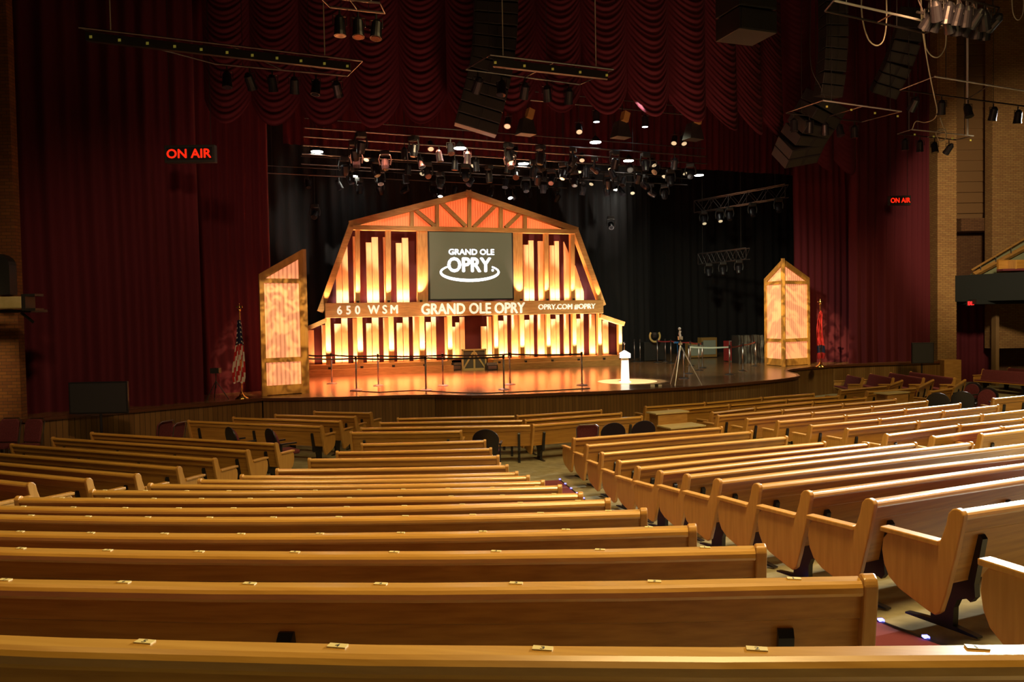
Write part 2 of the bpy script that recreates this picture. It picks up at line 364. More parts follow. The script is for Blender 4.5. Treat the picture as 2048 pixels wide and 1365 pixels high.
sw.prism([(p.x, p.y, p.z) for p in q], [(p.x, p.y+.25, p.z) for p in q]); M['stairwall'] = mat('stair_plaster', (.24, .26, .15), .7)
struct('wall_stair', sw, 'stairwall')
hr = thing('handrail', 'sloping brown wooden handrail rising over the balcony at the right edge', 'handrail', PD(1944, 545, 32.7))
L = hr.location
hb = MB(); a, b = PD(1943, 541, 32.7)-L, PD(2065, 468, 32.7)-L; hb.tube([a, b], .045); obj('rail', hb, 'pine', hr)
hb = MB(); a, b = PD(1948, 550, 32.75)-L, PD(2065, 488, 32.75)-L; hb.tube([a, b], .12, 4); obj('stringer', hb, 'pine', hr)
for t in (.15, .4, .65, .9):
    p = PD(1943+122*t, 541-73*t, 32.7)-L; hb = MB(); hb.tube([p, p-Vector((0, 0, .28))], .02); obj('bracket', hb, 'iron', hr)
bp = thing('balcony_pew', 'small pale wooden pew behind the balcony front at the right edge', 'pew', PD(2030, 541, 31))
o_ = MB(); o_.box((.2, .3, .18), (1.4, .12, .5)); obj('backrest', o_, 'oak', bp); o_ = MB(); o_.box((.2, 0, .02), (1.6, .4, .08)); obj('seat', o_, 'maroon', bp)
o_ = MB(); o_.box((-.1, 0, .22), (.06, .45, .35)); obj('end_panel', o_, 'oak_end', bp)
ex = thing('exit_sign', 'small red lit EXIT sign under the black balcony front', 'sign', PD(1943, 612, 31.5))
e_ = MB(); e_.box((0, .06, .1), (.30, .08, .2)); obj('housing', e_, 'black', ex)
text('lettering', 'EXIT', 'exit', ex, (-.13, .02, .03), (1, 0, 0), (0, 0, 1), .26, .14, .01, .08)
ul = MB(); ul.box((22.4, 35, 1.6), (6.2, .2, 4.4)); struct('wall_under_balcony', ul, 'brick_dark')
dp = MB(); p = PD(1988, 690, 32.4); dp.box((p.x+.05, 32.4, 1.4), (.14, .3, 3.6)); struct('trim_doorway', dp, 'arch_beige')

# ------------------------------------------------------------------ curtains
def folds(path, z0, z1, wl=.34, amp=.10, seed=1, flare=0, step=.05, rows=8):
    rnd = random.Random(seed); pts = [Vector(p) for p in path]; seg = [(b-a).length for a, b in zip(pts, pts[1:])]; T = sum(seg); n = int(T/step)+1
    ph = [rnd.uniform(0, 6.28) for _ in range(4)]
    def at(s):
        for (a, b), l in zip(zip(pts, pts[1:]), seg):
            if s <= l+1e-6: return a.lerp(b, s/l), (b-a).normalized()
            s -= l
        return pts[-1], (pts[-1]-pts[-2]).normalized()
    mb = MB()
    def P(i, j):
        s = min(i*step, T); p, t = at(s); nn = Vector((-t.y, t.x)); f = j/(rows-1); z = z0+(z1-z0)*f
        k = 1+flare*(1-f)
        warp = s+.10*math.sin(s*1.3+ph[0])+.05*math.sin(z*.5+ph[1])
        d = amp*k*(.65*math.sin(2*PI*warp/wl)+.35*math.sin(2*PI*warp/(wl*2.3)+ph[2])+.6*math.sin(2*PI*s/2.7+ph[3]))
        q = p+nn*d; return (q.x, q.y, z)
    mb.grid(P, n+1, rows); return mb
def curtain(name, label, path, z0, z1, m='velvet', **k):
    o = obj(name, folds(path, z0, z1, **k), m, smooth=True); tag(o, label, 'curtain'); return o
def gp(px, py, z=STZ, d=0):
    p = PZ(px, py, z); v = Vector((p.x, p.y)).normalized(); return (p.x+v.x*d, p.y+v.y*d)
curtain('stage_curtain', 'dark red velvet curtain at left, next to the brick wall, below the long lighting bar', [gp(5, 835, STZ, .5), gp(140, 826, STZ, .4), gp(258, 817, STZ, .35), gp(409, 806, STZ, .3)], STZ-.02, 17.9, seed=3, wl=.42, amp=.13, flare=.3)
cd2 = gp(405, 803, STZ, 1.6)
curtain('stage_curtain', 'inner red velvet curtain behind the flag of stripes, left of the stage opening', [(cd2[0]-.4, cd2[1]), (PD(470, 700, 23.2).x, 23.2), (PD(546, 700, 23.9).x, 23.9)], STZ, 17.9, seed=5, wl=.26, amp=.08)
curtain('stage_curtain', 'dark red velvet curtain at right, between the right glowing tower and the brick pillar', [(PD(1700, 700, 31.2).x, 31.2), (PD(1780, 700, 31.6).x, 31.6), (17.9, 32.9)], STZ-.02, 17.9, seed=8, wl=.42, amp=.14, flare=.3)
curtain('stage_curtain', 'inner red velvet curtain right of the stage opening, behind the right flag', [(PD(1588, 700, 32.2).x, 32.2), (PD(1720, 700, 32.2).x, 32.2)], STZ, 17.9, seed=9, wl=.26, amp=.08)
curtain('black_drape', 'black backdrop drape behind the barn set', [(-13, 29.2), (-9, 31.4), (PD(1250, 600, 36.6).x, 36.6), (PD(1300, 600, 38.5).x, 38.5)], STZ, 17.9, 'drape', seed=11, wl=.5, amp=.12, step=.08)
curtain('black_drape', 'black drape closing the dark right back of the stage', [(PD(1290, 600, 41).x, 41), (PD(1700, 600, 42.5).x, 42.5)], STZ, 17.9, 'drape', seed=12, wl=.5, amp=.12, step=.08)
curtain('doorway_curtain', 'maroon curtain in the doorway below the exit sign', [(PD(1908, 650, 34.4).x, 34.4), (PD(1986, 650, 34.0).x, 34.0)], 0, 3.6, seed=13, wl=.3, amp=.07)
cb = folds([(PD(560, 300, 27).x, 27.4), (PD(1590, 300, 36).x, 35.6)], 9.35, 17.9, seed=14, wl=.3, amp=.08)
tag(obj('border_curtain', cb, 'velvet', smooth=True), 'red border curtain hanging high behind the swags above the stage lights', 'curtain')

# swagged valance
def valance():
    pts_px = [(410, 21.0), (504, 21.1), (602, 21.2), (704, 21.2), (800, 21.1), (895, 21.0), (985, 20.9), (1075, 20.7), (1165, 20.8), (1255, 20.9), (1338, 21.3), (1412, 22.0), (1472, 23.4), (1520, 25.4), (1562, 27.6)]
    P3 = []
    for px, d in pts_px: p = PD(px, 240, d); P3.append(Vector((p.x, p.y)))
    bottoms = [253, 258, 260, 262, 255, 246, 234, 233, 236, 240, 250, 265, 272, 286]
    top = 15.0; rows = 190
    root = thing('swag_valance', 'wide red swagged valance curtain with scalloped hem across the top of the stage', 'curtain', (0, 22, 8))
    for i in range(len(P3)-1):
        a, b = P3[i], P3[i+1]; t = (b-a).normalized(); nn = Vector((-t.y, t.x)); mid = (a+b)/2
        mpx = (pts_px[i][0]+pts_px[i+1][0])/2; zb = PD(mpx, bottoms[i], (pts_px[i][1]+pts_px[i+1][1])/2).z
        A = .72 if i < 10 else .6
        mb = MB(); NU = 17
        def P(u_, r_):
            u = u_/(NU-1); sg = 1-(2*u-1)**2; f = r_/(rows-1)
            z = zb+A + (top-zb-A)*f - A*sg**.9*(1-.25*f)
            zz = zb+A+(top-zb-A)*f
            d = -.34*sg*(1-.55*f) - .016*math.sin(2*PI*zz/.155)*sg**.5 - .012*math.sin(2*PI*zz/.37+i)*sg
            q = a.lerp(b, u)+nn*d; return (q.x, q.y-22, z-8)
        mb.grid(P, NU, rows)
        obj('swag', mb, 'swag', root, smooth=True)
valance()
def swag_right():
    pts_px = [(1562, 28.6), (1622, 29.2), (1667, 29.6), (1712, 30.0)]; bottoms = [337, 344, 350]; root = thing('swag_valance', 'short red scalloped valance at right above the inner curtain, behind the large hanging speaker', 'curtain', (12, 29.5, 8))
    for i in range(3):
        a = PD(pts_px[i][0], 300, pts_px[i][1]); b = PD(pts_px[i+1][0], 300, pts_px[i+1][1]); a = Vector((a.x, a.y)); b = Vector((b.x, b.y)); nn = Vector((-(b-a).y, (b-a).x)).normalized()
        zb = PD((pts_px[i][0]+pts_px[i+1][0])/2, bottoms[i], 29.4).z; mb = MB()
        def P(u_, r_):
            u = u_/12; sg = 1-(2*u-1)**2; f = r_/99; zz = zb+.6+(16-zb-.6)*f; z = zz-.6*sg*(1-.3*f)
            q = a.lerp(b, u)+nn*(-.3*sg*(1-.5*f)-.018*math.sin(2*PI*zz/.2)*sg); return (q.x-12, q.y-29.5, z-8)
        mb.grid(P, 13, 100); obj('swag', mb, 'swag', root, smooth=True)
swag_right()

# ------------------------------------------------------------------ pews
def yr(z): return -.13+(.78-z)*.22
def pew(label, A, B, group='oak pews', bow=0, tags=None, digits=False, ends=(True, True), name='pew', padded=False, off=.155):
    A = Vector(A); B = Vector(B); d = B-A; L = math.hypot(d.x, d.y); yaw = math.atan2(d.y, d.x); sl = d.z/L
    mid = (A+B)/2; root = thing(name, label, 'pew', mid, yaw, group); h = L/2
    # off slides the pew so that the part measured (rail edge or knob) is over A-B
    n = 10 if bow else 1
    def xf(x, y, z): return (x, y+off+bow*(1-(x/h)**2), z+sl*x)
    def sweep(prof, x0, x1):
        mb = MB(); k = len(prof); vs = []; 
        for i in range(n+1):
            x = x0+(x1-x0)*i/n; vs += [xf(x, y, z) for y, z in prof]
        fs = [tuple(range(k))[::-1], tuple(n*k+i for i in range(k))]
        for i in range(n): fs += [(i*k+j, i*k+(j+1) % k, (i+1)*k+(j+1) % k, (i+1)*k+j) for j in range(k)]
        mb.add(vs, fs); return mb
    T = PH-.035; e = .05
    obj('backrest', sweep([(yr(T)-.018, T), (yr(T-.10)-.018, T-.10), (yr(T-.11), T-.112), (yr(.36), .36), (yr(.36)+.028, .36), (yr(T)+.028, T)], -h+e, h-e), 'oak', root)
    obj('top_rail', sweep([(-.170, T-.012), (-.176, T), (-.174, T+.018), (-.165, PH-.006), (-.15, PH), (-.10, PH), (-.088, PH-.008), (-.083, T+.012), (-.087, T-.012)], -h+e, h-e), 'maroon' if padded else 'rail', root)
    obj('back_cushion', sweep([(yr(.70)+.028, .72), (yr(.36)+.028, .46), (yr(.36)+.06, .46), (yr(.70)+.06, .70)] if not padded else [(yr(T)+.028, T+.03), (yr(.36)+.028, .44), (yr(.36)+.08, .44), (yr(T)+.07, T-.01), (yr(T)+.05, T+.03)], -h+e+(0 if padded else .03), h-e-(0 if padded else .03)), 'maroon', root)
    obj('seat', sweep([(-.04, .36), (.38, .38), (.40, .40), (.38, .42), (-.04, .40)], -h+e, h-e), 'oak', root)
    obj('seat_cushion', sweep([(.0, .405), (.37, .422), (.39, .44), (.37, .465), (.0, .45)], -h+e+.01, h-e-.01), 'maroon', root)
    prof = [(-.178, T-.02), (-.183, PH-.012), (-.17, PH+.012), (-.14, PH+.022), (-.11, PH+.012), (-.085, PH-.02), (-.07, T-.06), (-.045, .67), (-.02, .615), (.33, .605), (.365, .56), (.375, .48), (.36, .39), (.325, .315),
            (.25, .255), (.05, .175), (.0, .16), (-.035, .19), (-.075, .32), (-.105, .45), (-.135, .57), (-.157, .68)]
    for sgn, on in ((-1, ends[0]), (1, ends[1])):
        if not on: continue
        x0, x1 = sgn*h, sgn*(h-e)
        mb = MB(); mb.prism([xf(x0, y, z) for y, z in prof], [xf(x1, y, z) for y, z in prof])
        if sgn < 0: mb.f = [f[::-1] for f in mb.f]
        ep = obj('end_panel', mb, 'oak_end', root, bevel=.008)
        am = MB(); c = xf(sgn*(h-e/2), 0, 0)
        am.box((c[0], c[1]+.175, c[2]+.622), (.085, .40, .034)); obj('armrest', am, 'oak_end', ep, bevel=.006)
    nl = max(2, round((L-.5)/1.6)+1)
    lp = [(yr(.655)-.030, .64), (yr(.655)-.012, .665), (yr(.655), .665), (yr(.38), .38), (.0, .36), (.27, .355), (.26, .31), (.21, .18), (.215, .03), (.40, .012), (.40, 0), (-.10, 0), (-.10, .012), (.06, .03), (.055, .15), (.03, .21), (-.03, .235), (-.055, .22), (-.085, .26), (yr(.36)-.042, .34)]
    for i in range(nl):
        x = (h-.3)-i*(L-.6)/(nl-1)
        mb = MB(); zz = -sl*x*0
        mb.prism([xf(x+.027, y, z) for y, z in lp], [xf(x-.027, y, z) for y, z in lp]); obj('leg', mb, 'iron', root)
    if tags:
        for j in range(tags):
            x = h-.27-.475*j
            if x < -h+.1: break
            mb = MB(); mb.box(xf(x, -.112, PH+.0015), (.046, .021, .003)); tg = obj('seat_number', mb, 'plate', root)
            if digits:
                o_ = xf(x-.005, -.119, PH+.003); text('digit', str(j+1), 'ink', tg, o_, (1, 0, 0), (0, 1, 0), .010 if j else .004, .014, .0006)
    return root
def ext(A, B, xa=None, xb=None):        # run the line A-B on to the given X
    d = B-A; A2, B2 = A.copy(), B.copy()
    if xa is not None: A2 = A+d*((xa-A.x)/d.x); A2.z = floor_z(A2.x, A2.y)
    if xb is not None: B2 = A+d*((xb-A.x)/d.x); B2.z = floor_z(B2.x, B2.y)
    return A2, B2
CEN = [((0, 1283), (2048, 1285)), ((0, 1165), (1745, 1150)), ((0, 1101), (1530, 1090)), ((0, 1063.5), (1392, 1050)), ((0, 1029), (1294, 1018)), ((0, 1010), (1221, 998)),
       ((43, 993), (1166, 985)), ((188, 979), (1124, 970)), ((303, 967), (1090, 961)), ((401, 958), (1060, 951)), ((484, 950), (1037, 943.5)), ((554, 938), (1017, 930)),
       ((618, 917), (999, 911)), ((673, 903), (984, 896)), ((722, 887), (972, 880)), ((701, 864), (925, 861))]
for i, (a, b) in enumerate(CEN):
    A, B = PF(*a), PF(*b); bow = -.12 if i < 11 else -.04
    if i < 6:                            # rows run on past the left edge of the view, gently curved round the stage
        P0 = A.copy(); xa = -6.4 if i == 0 else -3.64-.28*(12.15-A.y)
        if i == 0: B = A+(B-A)*((1.30-A.x)/(B.x-A.x))
        d = B-A; A = A+d*((xa-A.x)/d.x); L = B.x-A.x; bow = -L*L/(8*20); t = (B.x-P0.x)/L
        A.y += 4*(-bow)*(1-t)*.88; A.z = P0.z; B.y += .02
    lab = ('nearest long oak pew crossing the whole bottom edge of the view' if i == 0 else
           'shortest back pew of the middle block, beside the single black chair' if i == 15 else
           'long oak pew in the middle block, %s row counting from the camera' % ORD[i])
    pew(lab, A, B, 'pews of the middle block', bow=bow, tags=(12 if i < 8 else None), digits=i < 4, off=.07)
RIG = [((1973, 1100), (2300, 1090)), ((1918, 1026), (2300, 968)), ((1741, 1004), (2300, 925)), ((1615, 987), (2300, 902)), ((1514, 972), (2200, 895)), ((1435, 962), (2060, 888)), ((1373, 952), (1945, 886)),
       ((1319, 945), (1833, 887)), ((1274, 936), (1738, 887)), ((1236, 923.6), (1651, 885)), ((1202, 907), (1575, 874)), ((1172, 891), (1505, 863)), ((1146, 878), (1445, 855))]
for i, (a, b) in enumerate(RIG):
    if i == 0:
        A = PF(2190, 1092); B = A+Vector((3.6, 1.3, 0)); B.z = floor_z(B.x, B.y)
    elif i < 5:
        A = PF(*a); t = PF(2048, {1: 1010, 2: 963, 3: 934.5, 4: 914}[i]); dd = (t-A); dd.z = 0; dd.normalize(); B = A+dd*(5.6); B.z = floor_z(B.x, B.y)
    else: A, B = PF(*a), PF(*b)
    pew('oak pew right of the carpeted aisle, %s row counting from the camera' % ORD[i], A, B, 'pews right of the aisle')
FAR = [[(1290, 814), (1410.5, 805.7), (1524, 795.4), (1629, 787.5)], [(1334.7, 820.5), (1458.7, 810), (1573, 800), (1678, 792)], [(1381, 831.5), (1510, 815.4), (1626, 804), (1733, 795.4)],
       [(1434.6, 831.6), (1565.4, 820.5), (1686, 808.5), (1792.7, 799)], [(1493, 838.5), (1625.7, 825.7), (1744.5, 814), (1856, 802)], [(1555, 843.6), (1691.8, 831.6), (1811, 819.5), (1922, 807.5)],
       [(1620.5, 852), (1760, 838.5), (1886.7, 823), (1998, 811)], [(1693, 859), (1837.5, 843.6), (1964, 830), (2080, 817)], [(1772, 870), (1919.5, 850.5), (2050, 837)], [(1865, 874.5), (2005, 855), (2110, 842)], [(1961, 870), (2100, 853)]]
FAR[2][0] = (1424, 825.5)
for i, row in enumerate(FAR):
    pts = [PF(*p) for p in row]
    for j in range(len(pts)-1):
        sec = ['left end', 'middle section', 'right section'][j]
        pew('oak pew in the far right block, %s row from the stage, %s' % (ORD[i], sec), pts[j], pts[j+1], 'pews of the far right block', ends=(j == 0, True))
GR = [[(1680, 780.6), (1775, 771.7), (1805, 761)], [(1733.6, 783.6), (1835, 776), (1867, 760)], [(1860, 783), (1907, 776.7), (1931, 760)]]
for i, row in enumerate(GR):
    pts = [PF(*p) for p in row]
    for j in range(2):
        if j == 1: pts[1] = pts[1]+(pts[2]-pts[1]).normalized()*.35
        pew('oak pew near the right brick pillar, %s angled row, %s half' % (ORD[i], ['near straight', 'bent back'][j]), pts[j], pts[j+1], 'angled pews near the right pillar', ends=(j == 0, j == 1))
for i, (n_, f_) in enumerate([((1727, 757), (1697, 750.5)), ((1788, 757), (1742, 748)), ((1849, 757), (1782, 746)), ((1911, 757), (1822, 744))]):
    pew('maroon padded pew facing the stage from the right side, %s from the left' % ORD[i], PF(*n_), PF(*f_), 'maroon padded side pews', padded=True)
pew('maroon padded pew at the right edge, in front of the beige door frame', PF(2075, 746), PF(1966, 739), 'maroon padded pews at right edge', padded=True)
pew('maroon padded pew at the right edge, the further one behind', PF(2080, 743), PF(2019, 736), 'maroon padded pews at right edge', padded=True)
pew('oak pew at the right edge beside the black wheelchair chairs', PF(1985, 798), PF(2075, 789), 'pews of the far right block')
LEF = [((181, 866), (553, 888)), ((103, 876), (496, 902)), ((21, 889), (430, 919)), ((-60, 903), (358, 936)), ((-120, 916), (274, 950.5)), ((-180, 926), (176, 960)), ((-240, 936), (60, 969)), ((-320, 946), (-32, 976))]
for i, (a, b) in enumerate(LEF):
    pew('oak pew in the left block, %s row counting from the stage side' % ORD[i], PF(*a), PF(*b), 'pews of the left block')
LM = [((375, 842), (644, 853)), ((465, 835.5), (682, 843)), ((549, 830), (712, 834)), ((627, 823.5), (743, 826))]
for i, (a, b) in enumerate(LM):
    pew('oak pew in the small front left block, %s row from the camera' % ORD[i], PF(*a), PF(*b), 'pews of the small front left block')
FC = [[(720, 857), (1065, 850.5), (1285, 833)], [(758, 846), (1049, 841), (1244, 826)], [(793.5, 837.5), (1033, 832), (1204, 820.6)]]
for i, row in enumerate(FC):
    pts = [PF(*p) for p in row]
    for j in range(2):
        pew('long front centre pew before the stage, %s row from the camera, %s half' % (ORD[i], ['left', 'right'][j]), pts[j], pts[j+1], 'front centre pews', ends=(True, j == 1))

# aisle carpet with blue LED edge
cp = [PF(1120, 962, .0), PF(1151, 985, 0), PF(1420, 1100, 0), PF(1738, 1236, 0), PF(1853, 1281, 0)]
cp.append(cp[-1]+(cp[-1]-cp[-2])*2.5)
mb = MB(); lft = []; rgt = []
NC = 40
for i in range(NC):
    t = i/(NC-1); a = cp[0].lerp(cp[-1], t); k = t
    d_ = (cp[-1]-cp[0]); d_.z = 0; d_.normalize(); n_ = Vector((d_.y, -d_.x, 0)); 
    if n_.x > 0: n_ = -n_
    l = a+n_*1.15; rgt.append((a.x, a.y, floor_z(a.x, a.y)+.014)); lft.append((l.x, l.y, floor_z(l.x, l.y)+.014))
for i in range(NC-1):
    q = [lft[i], rgt[i], rgt[i+1], lft[i+1]]; mb.prism([(x, y, z-.02) for x, y, z in q], q)
cr = obj('aisle_carpet', mb, 'carpet'); tag(cr, 'maroon carpet runner in the aisle right of the middle pews, blue LED edge', 'carpet')
ed = MB(); ed.tube(rgt, .012, 6); obj('edge_strip', ed, 'iron', cr)
for i in range(NC*2):
    t = i/(NC*2-1); a = Vector(rgt[0]).lerp(Vector(rgt[-1]), t); z = floor_z(a.x, a.y)+.026
    if i % 3 == 0:
        l_ = MB(); l_.box((a.x, a.y, z+.004), (.035, .035, .012)); obj('led', l_, 'led', cr)

# auditorium chairs
def chair_proto():
    r = thing('auditorium_chair', '', 'chair', (0, 0, 0))
    def arc(y, w_, z0, z1, th, n=14):
        out = []
        hw = w_/2
        for i in range(n+1):
            a = PI*i/n; out.append((-hw*math.cos(a), z1-.22+.22*math.sin(a)))
        out += [(hw*.86, z0), (-hw*.86, z0)]
        return [(x, y-.10*(z-z0)/(z1-z0)-.25*abs(x)*0, z) for x, z in out], [(x, y+th-.10*(z-z0)/(z1-z0), z) for x, z in out]
    mb = MB(); a, b = arc(-.05, .54, .42, .98, .035); mb.prism(b, a); obj('back_shell', mb, 'iron', r, bevel=.01)
    mb = MB(); a, b = arc(-.01, .46, .48, .93, .06); mb.prism(b, a); obj('back_cushion', mb, 'maroon', r, bevel=.015)
    mb = MB(); mb.box((0, .22, .46), (.48, .44, .09)); obj('seat', mb, 'maroon', r, bevel=.03)
    for s in (-1, 1):
        mb = MB(); mb.box((s*.28, .16, .66), (.055, .36, .035)); mb.box((s*.28, .0, .55), (.03, .05, .25)); obj('armrest', mb, 'iron', r, bevel=.01)
        mb = MB(); mb.box((s*.26, .1, .25), (.04, .07, .5)); mb.box((s*.26, .12, .015), (.06, .45, .03)); obj('leg', mb, 'iron', r)
    return r
CH = chair_proto(); first = True
for (px, py, yaw, lab) in [(470, 853, -48, 'left one of two black-backed chairs behind the front left pew'), (550, 856, -50, 'right one of two black-backed chairs, at the end of the left block'),
                           (972, 857, -4, 'single black-backed chair beside the shortest middle pew'), (1223, 844, 12, 'left black-backed chair of the pair beside the wooden steps at centre right'), (1283, 840, 14, 'right black-backed chair of the pair beside the wooden steps at centre right'),
                           (1877, 785, -35, 'left black-backed chair of the pair in the far right block'), (1926, 782, -35, 'right black-backed chair of the pair in the far right block'),
                           (1942, 765, 112, 'black-shelled chair with maroon pads showing, between the angled pews and the side pews'), (1972, 776, 118, 'black-shelled chair with maroon pads showing, beside the right edge pew')]:
    p = PF(px, py, .98); o = CH if first else dup(CH); first = False
    o.location = p; o.rotation_euler = (0, 0, math.radians(yaw)); o['label'] = lab; o['category'] = 'chair'; o['group'] = 'black-backed auditorium chairs'
def stack_chair():
    r = thing('stacking_chair', '', 'chair', (0, 0, 0))
    mb = MB(); mb.prism([(-.22, -.02, .50), (.22, -.02, .50), (.23, -.10, .86), (.17, -.12, .92), (-.17, -.12, .92), (-.23, -.10, .86)], [(-.22, .02, .50), (.22, .02, .50), (.23, -.05, .86), (.17, -.07, .92), (-.17, -.07, .92), (-.23, -.05, .86)]); mb.f = [f[::-1] for f in mb.f]
    obj('backrest', mb, 'maroon', r, bevel=.02)
    mb = MB(); mb.box((0, .2, .45), (.45, .42, .07)); obj('seat', mb, 'maroon', r, bevel=.02)
    mb = MB(); mb.tube([(-.22, -.04, .45), (-.235, -.13, .88), (-.17, -.15, .93), (.17, -.15, .93), (.235, -.13, .88), (.22, -.04, .45)], .011); obj('back_frame', mb, 'steel', r)
    for sx in (-1, 1):
        for y0, y1 in ((0, -.08), (.38, .42)):
            mb = MB(); mb.tube([(sx*.21, y0, .43), (sx*.22, y1, 0)], .011); obj('leg', mb, 'steel', r)
    return r
SC = stack_chair(); first = True
for (px, py, yaw, lab) in [(62, 838, 165, 'maroon chair with metal frame against the stage front at far left, facing out'), (14, 845, 175, 'maroon chair with metal frame at the left edge before the brick wall'),
                           (325, 843, 70, 'maroon chair seen edge-on, left of the pair by the stage front'), (351, 846, 78, 'maroon chair seen edge-on, right of the pair by the stage front'), (1173, 849, 4, 'maroon chair with metal frame left of the black-backed pair')]:
    p = PF(px, py, .92); o = SC if first else dup(SC); first = False
    if px < 100: q_ = PD(px, py, 17.15); p = Vector((q_.x, q_.y, floor_z(q_.x, q_.y)))
    o.scale = (1, 1, 1.18 if px < 100 else 1)
    o.location = p; o.rotation_euler = (0, 0, math.radians(yaw)); o['label'] = lab; o['category'] = 'chair'; o['group'] = 'maroon stacking chairs'

# wooden steps
M['tread'] = mat('pale_tread', (.55, .46, .24), .4)
def steps(px, py, yaw, lab):
    p = PF(px, py, .86); r = thing('wooden_steps', lab, 'steps', p, math.radians(yaw), 'wooden two-tier steps')
    mb = MB(); mb.box((.42, .30, .42), (.84, .36, .84)); obj('upper_tier', mb, 'pine', r)
    mb = MB(); mb.box((.42, -.14, .28), (.84, .52, .56)); obj('lower_tier', mb, 'pine', r)
    mb = MB(); mb.box((.40, .30, .855), (.96, .42, .03)); obj('tread', mb, 'tread', r)
    mb = MB(); mb.box((.46, -.16, .575), (1.0, .56, .03)); obj('tread', mb, 'tread', r)
steps(1322, 829, 24, 'wooden two-tier steps in the aisle beside the black chairs'); steps(1783, 789, 26, 'wooden two-tier steps in the far right block')

# ------------------------------------------------------------------ barn set
B0 = PZ(614, 755, STZ); B1 = PZ(1244, 731, STZ); TH = math.atan2(B1.y-B0.y, B1.x-B0.x)
U = Vector((math.cos(TH), math.sin(TH), 0)); N = Vector((-math.sin(TH), math.cos(TH), 0))
def q(x, y): return 600+x/2.904, 370+y/2.904
def bl_(x, y, off=.7):                 # barn picture point (crop pixels) -> local (u, v, z)
    p = PP(*q(x, y), B0+N*off, N)-B0; return Vector((p.dot(U), off, p.z))
barn = thing('barn_set', 'large wooden barn facade stage set with screen, letters and glowing slats', 'stage set', B0, TH)
Lx = Vector((1, 0, 0)); Lz = Vector((0, 0, 1))
def slab(name, pts, off, th, m, parent=None, bevel=0):   # polygon in crop pixels -> board of thickness th
    P = [bl_(x, y, off) for x, y in pts]
    mb = MB(); mb.prism([(p.x, off, p.z) for p in P], [(p.x, off+th, p.z) for p in P]); return obj(name, mb, m, parent or barn, bevel=bevel)
def bar(name, a, b, wpx, off, th, m, parent=None, z0=0, z1=0):
    A, Bq = bl_(*a, off), bl_(*b, off); d = (Bq-A).normalized(); nn = Vector((-d.z, 0, d.x)); hw = wpx/2.904*30.5/1568/2
    A = A-d*z0; Bq = Bq+d*z1
    q4 = [A-nn*hw, Bq-nn*hw, Bq+nn*hw, A+nn*hw]; mb = MB(); mb.prism([(p.x, off, p.z) for p in q4], [(p.x, off+th, p.z) for p in q4]); return obj(name, mb, m, parent or barn)
# steps of the platform
for (x0, x1, y0, y1, yb0, yb1) in ((40, 893, 1046, 1018, 1120, 1080), (1135, 1872, 1008, 978, 1066, 1045)):
    a = bl_(x0, yb0, 0).x; b = bl_(x1, yb1, 0).x
    mb = MB(); mb.box(((a+b)/2, .6, .12), (b-a, 1.2, .24)); obj('step', mb, 'pine', barn)
    mb = MB(); mb.box(((a+b)/2, .75, .32), (b-a, .9, .16)); obj('step', mb, 'pine', barn)
# gable frame and rafters
slab('gable_panel', [(300, 240), (985, 50), (1600, 262)], 1.0, .05, 'gable_glow')
bar('rafter', (290, 226), (985, 48), 34, .55, .35, 'pine', z0=.02, z1=.1)
bar('rafter', (978, 48), (1612, 262), 34, .53, .35, 'pine', z0=.1, z1=.02)
bar('rafter', (304, 222), (117, 738), 34, .55, .35, 'pine')
bar('rafter', (1602, 258), (1764, 702), 34, .55, .35, 'pine')
bar('tie_beam', (310, 246), (1605, 271), 27, .5, .3, 'pine')
for x, yt, yb in ((651, 140, 240), (798, 95, 243), (986, 50, 246), (1169, 105, 250), (1309, 150, 253)):
    bar('strut', (x, yt), (x, yb), 22, .6, .2, 'pine_v')
for a, b in (((672, 145), (785, 238)), ((818, 98), (965, 240)), ((1146, 112), (1010, 246)), ((1287, 160), (1197, 248))):
    bar('brace', a, b, 22, .62, .18, 'pine')
# upper posts, lower posts
for x, w_ in ((335, 25), (513, 29), (712, 62), (1265, 60), (1432, 26), (1584, 26)):
    bar('post', (x, 258), (x+2, 690), w_, .6, .22, 'pine_v')
LP = [(161, 28, 770), (346, 31, 770), (528, 30, 768), (707, 30, 765), (869, 27, 762), (1137, 26, 758), (1289, 27, 755), (1442, 25, 752), (1593, 25, 750), (1740, 24, 748), (1860, 23, 820)]
for x, w_, yt in LP:
    A = bl_(x, yt, .62); hw = w_/2.904*30.5/1568/2; zt = A.z+.1
    mb = MB(); mb.box((A.x, .72, (zt+.4)/2), (2*hw, .2, zt-.4)); obj('post', mb, 'pine_v', barn)
# letter band
bt0, bt1, bb0, bb1 = bl_(145, 688, .3), bl_(1762, 668, .3), bl_(145, 775, .3), bl_(1762, 745, .3)
zt, zb_ = (bt0.z+bt1.z)/2, (bb0.z+bb1.z)/2
mb = MB(); mb.box(((bt0.x+bt1.x)/2, .55, (zt+zb_)/2), (bt1.x-bt0.x, .5, zt-zb_)); band = obj('letter_band', mb, 'pine', barn, bevel=.01)
hb_ = zt-zb_
def band_text(s, xa, xb, ya, yb, bold, sp=1):
    a = bl_(xa, yb, .28); b = bl_(xb, yb, .28); t_ = bl_((xa+xb)/2, ya, .28).z; bo = bl_((xa+xb)/2, yb, .28).z
    text('lettering', s, 'white', band, (a.x, .27, bo), Lx, Lz, b.x-a.x, t_-bo, .03, bold, sp)
band_text('650', 217, 348, 704, 752, .09, 1.7); band_text('WSM', 395, 567, 700, 748, .09, 1.5)
# spread the small words by their single characters
band_text('GRAND OLE OPRY', 706, 1305, 688, 748, .09); band_text('OPRY.COM #OPRY', 1384, 1714, 693, 724, .09)
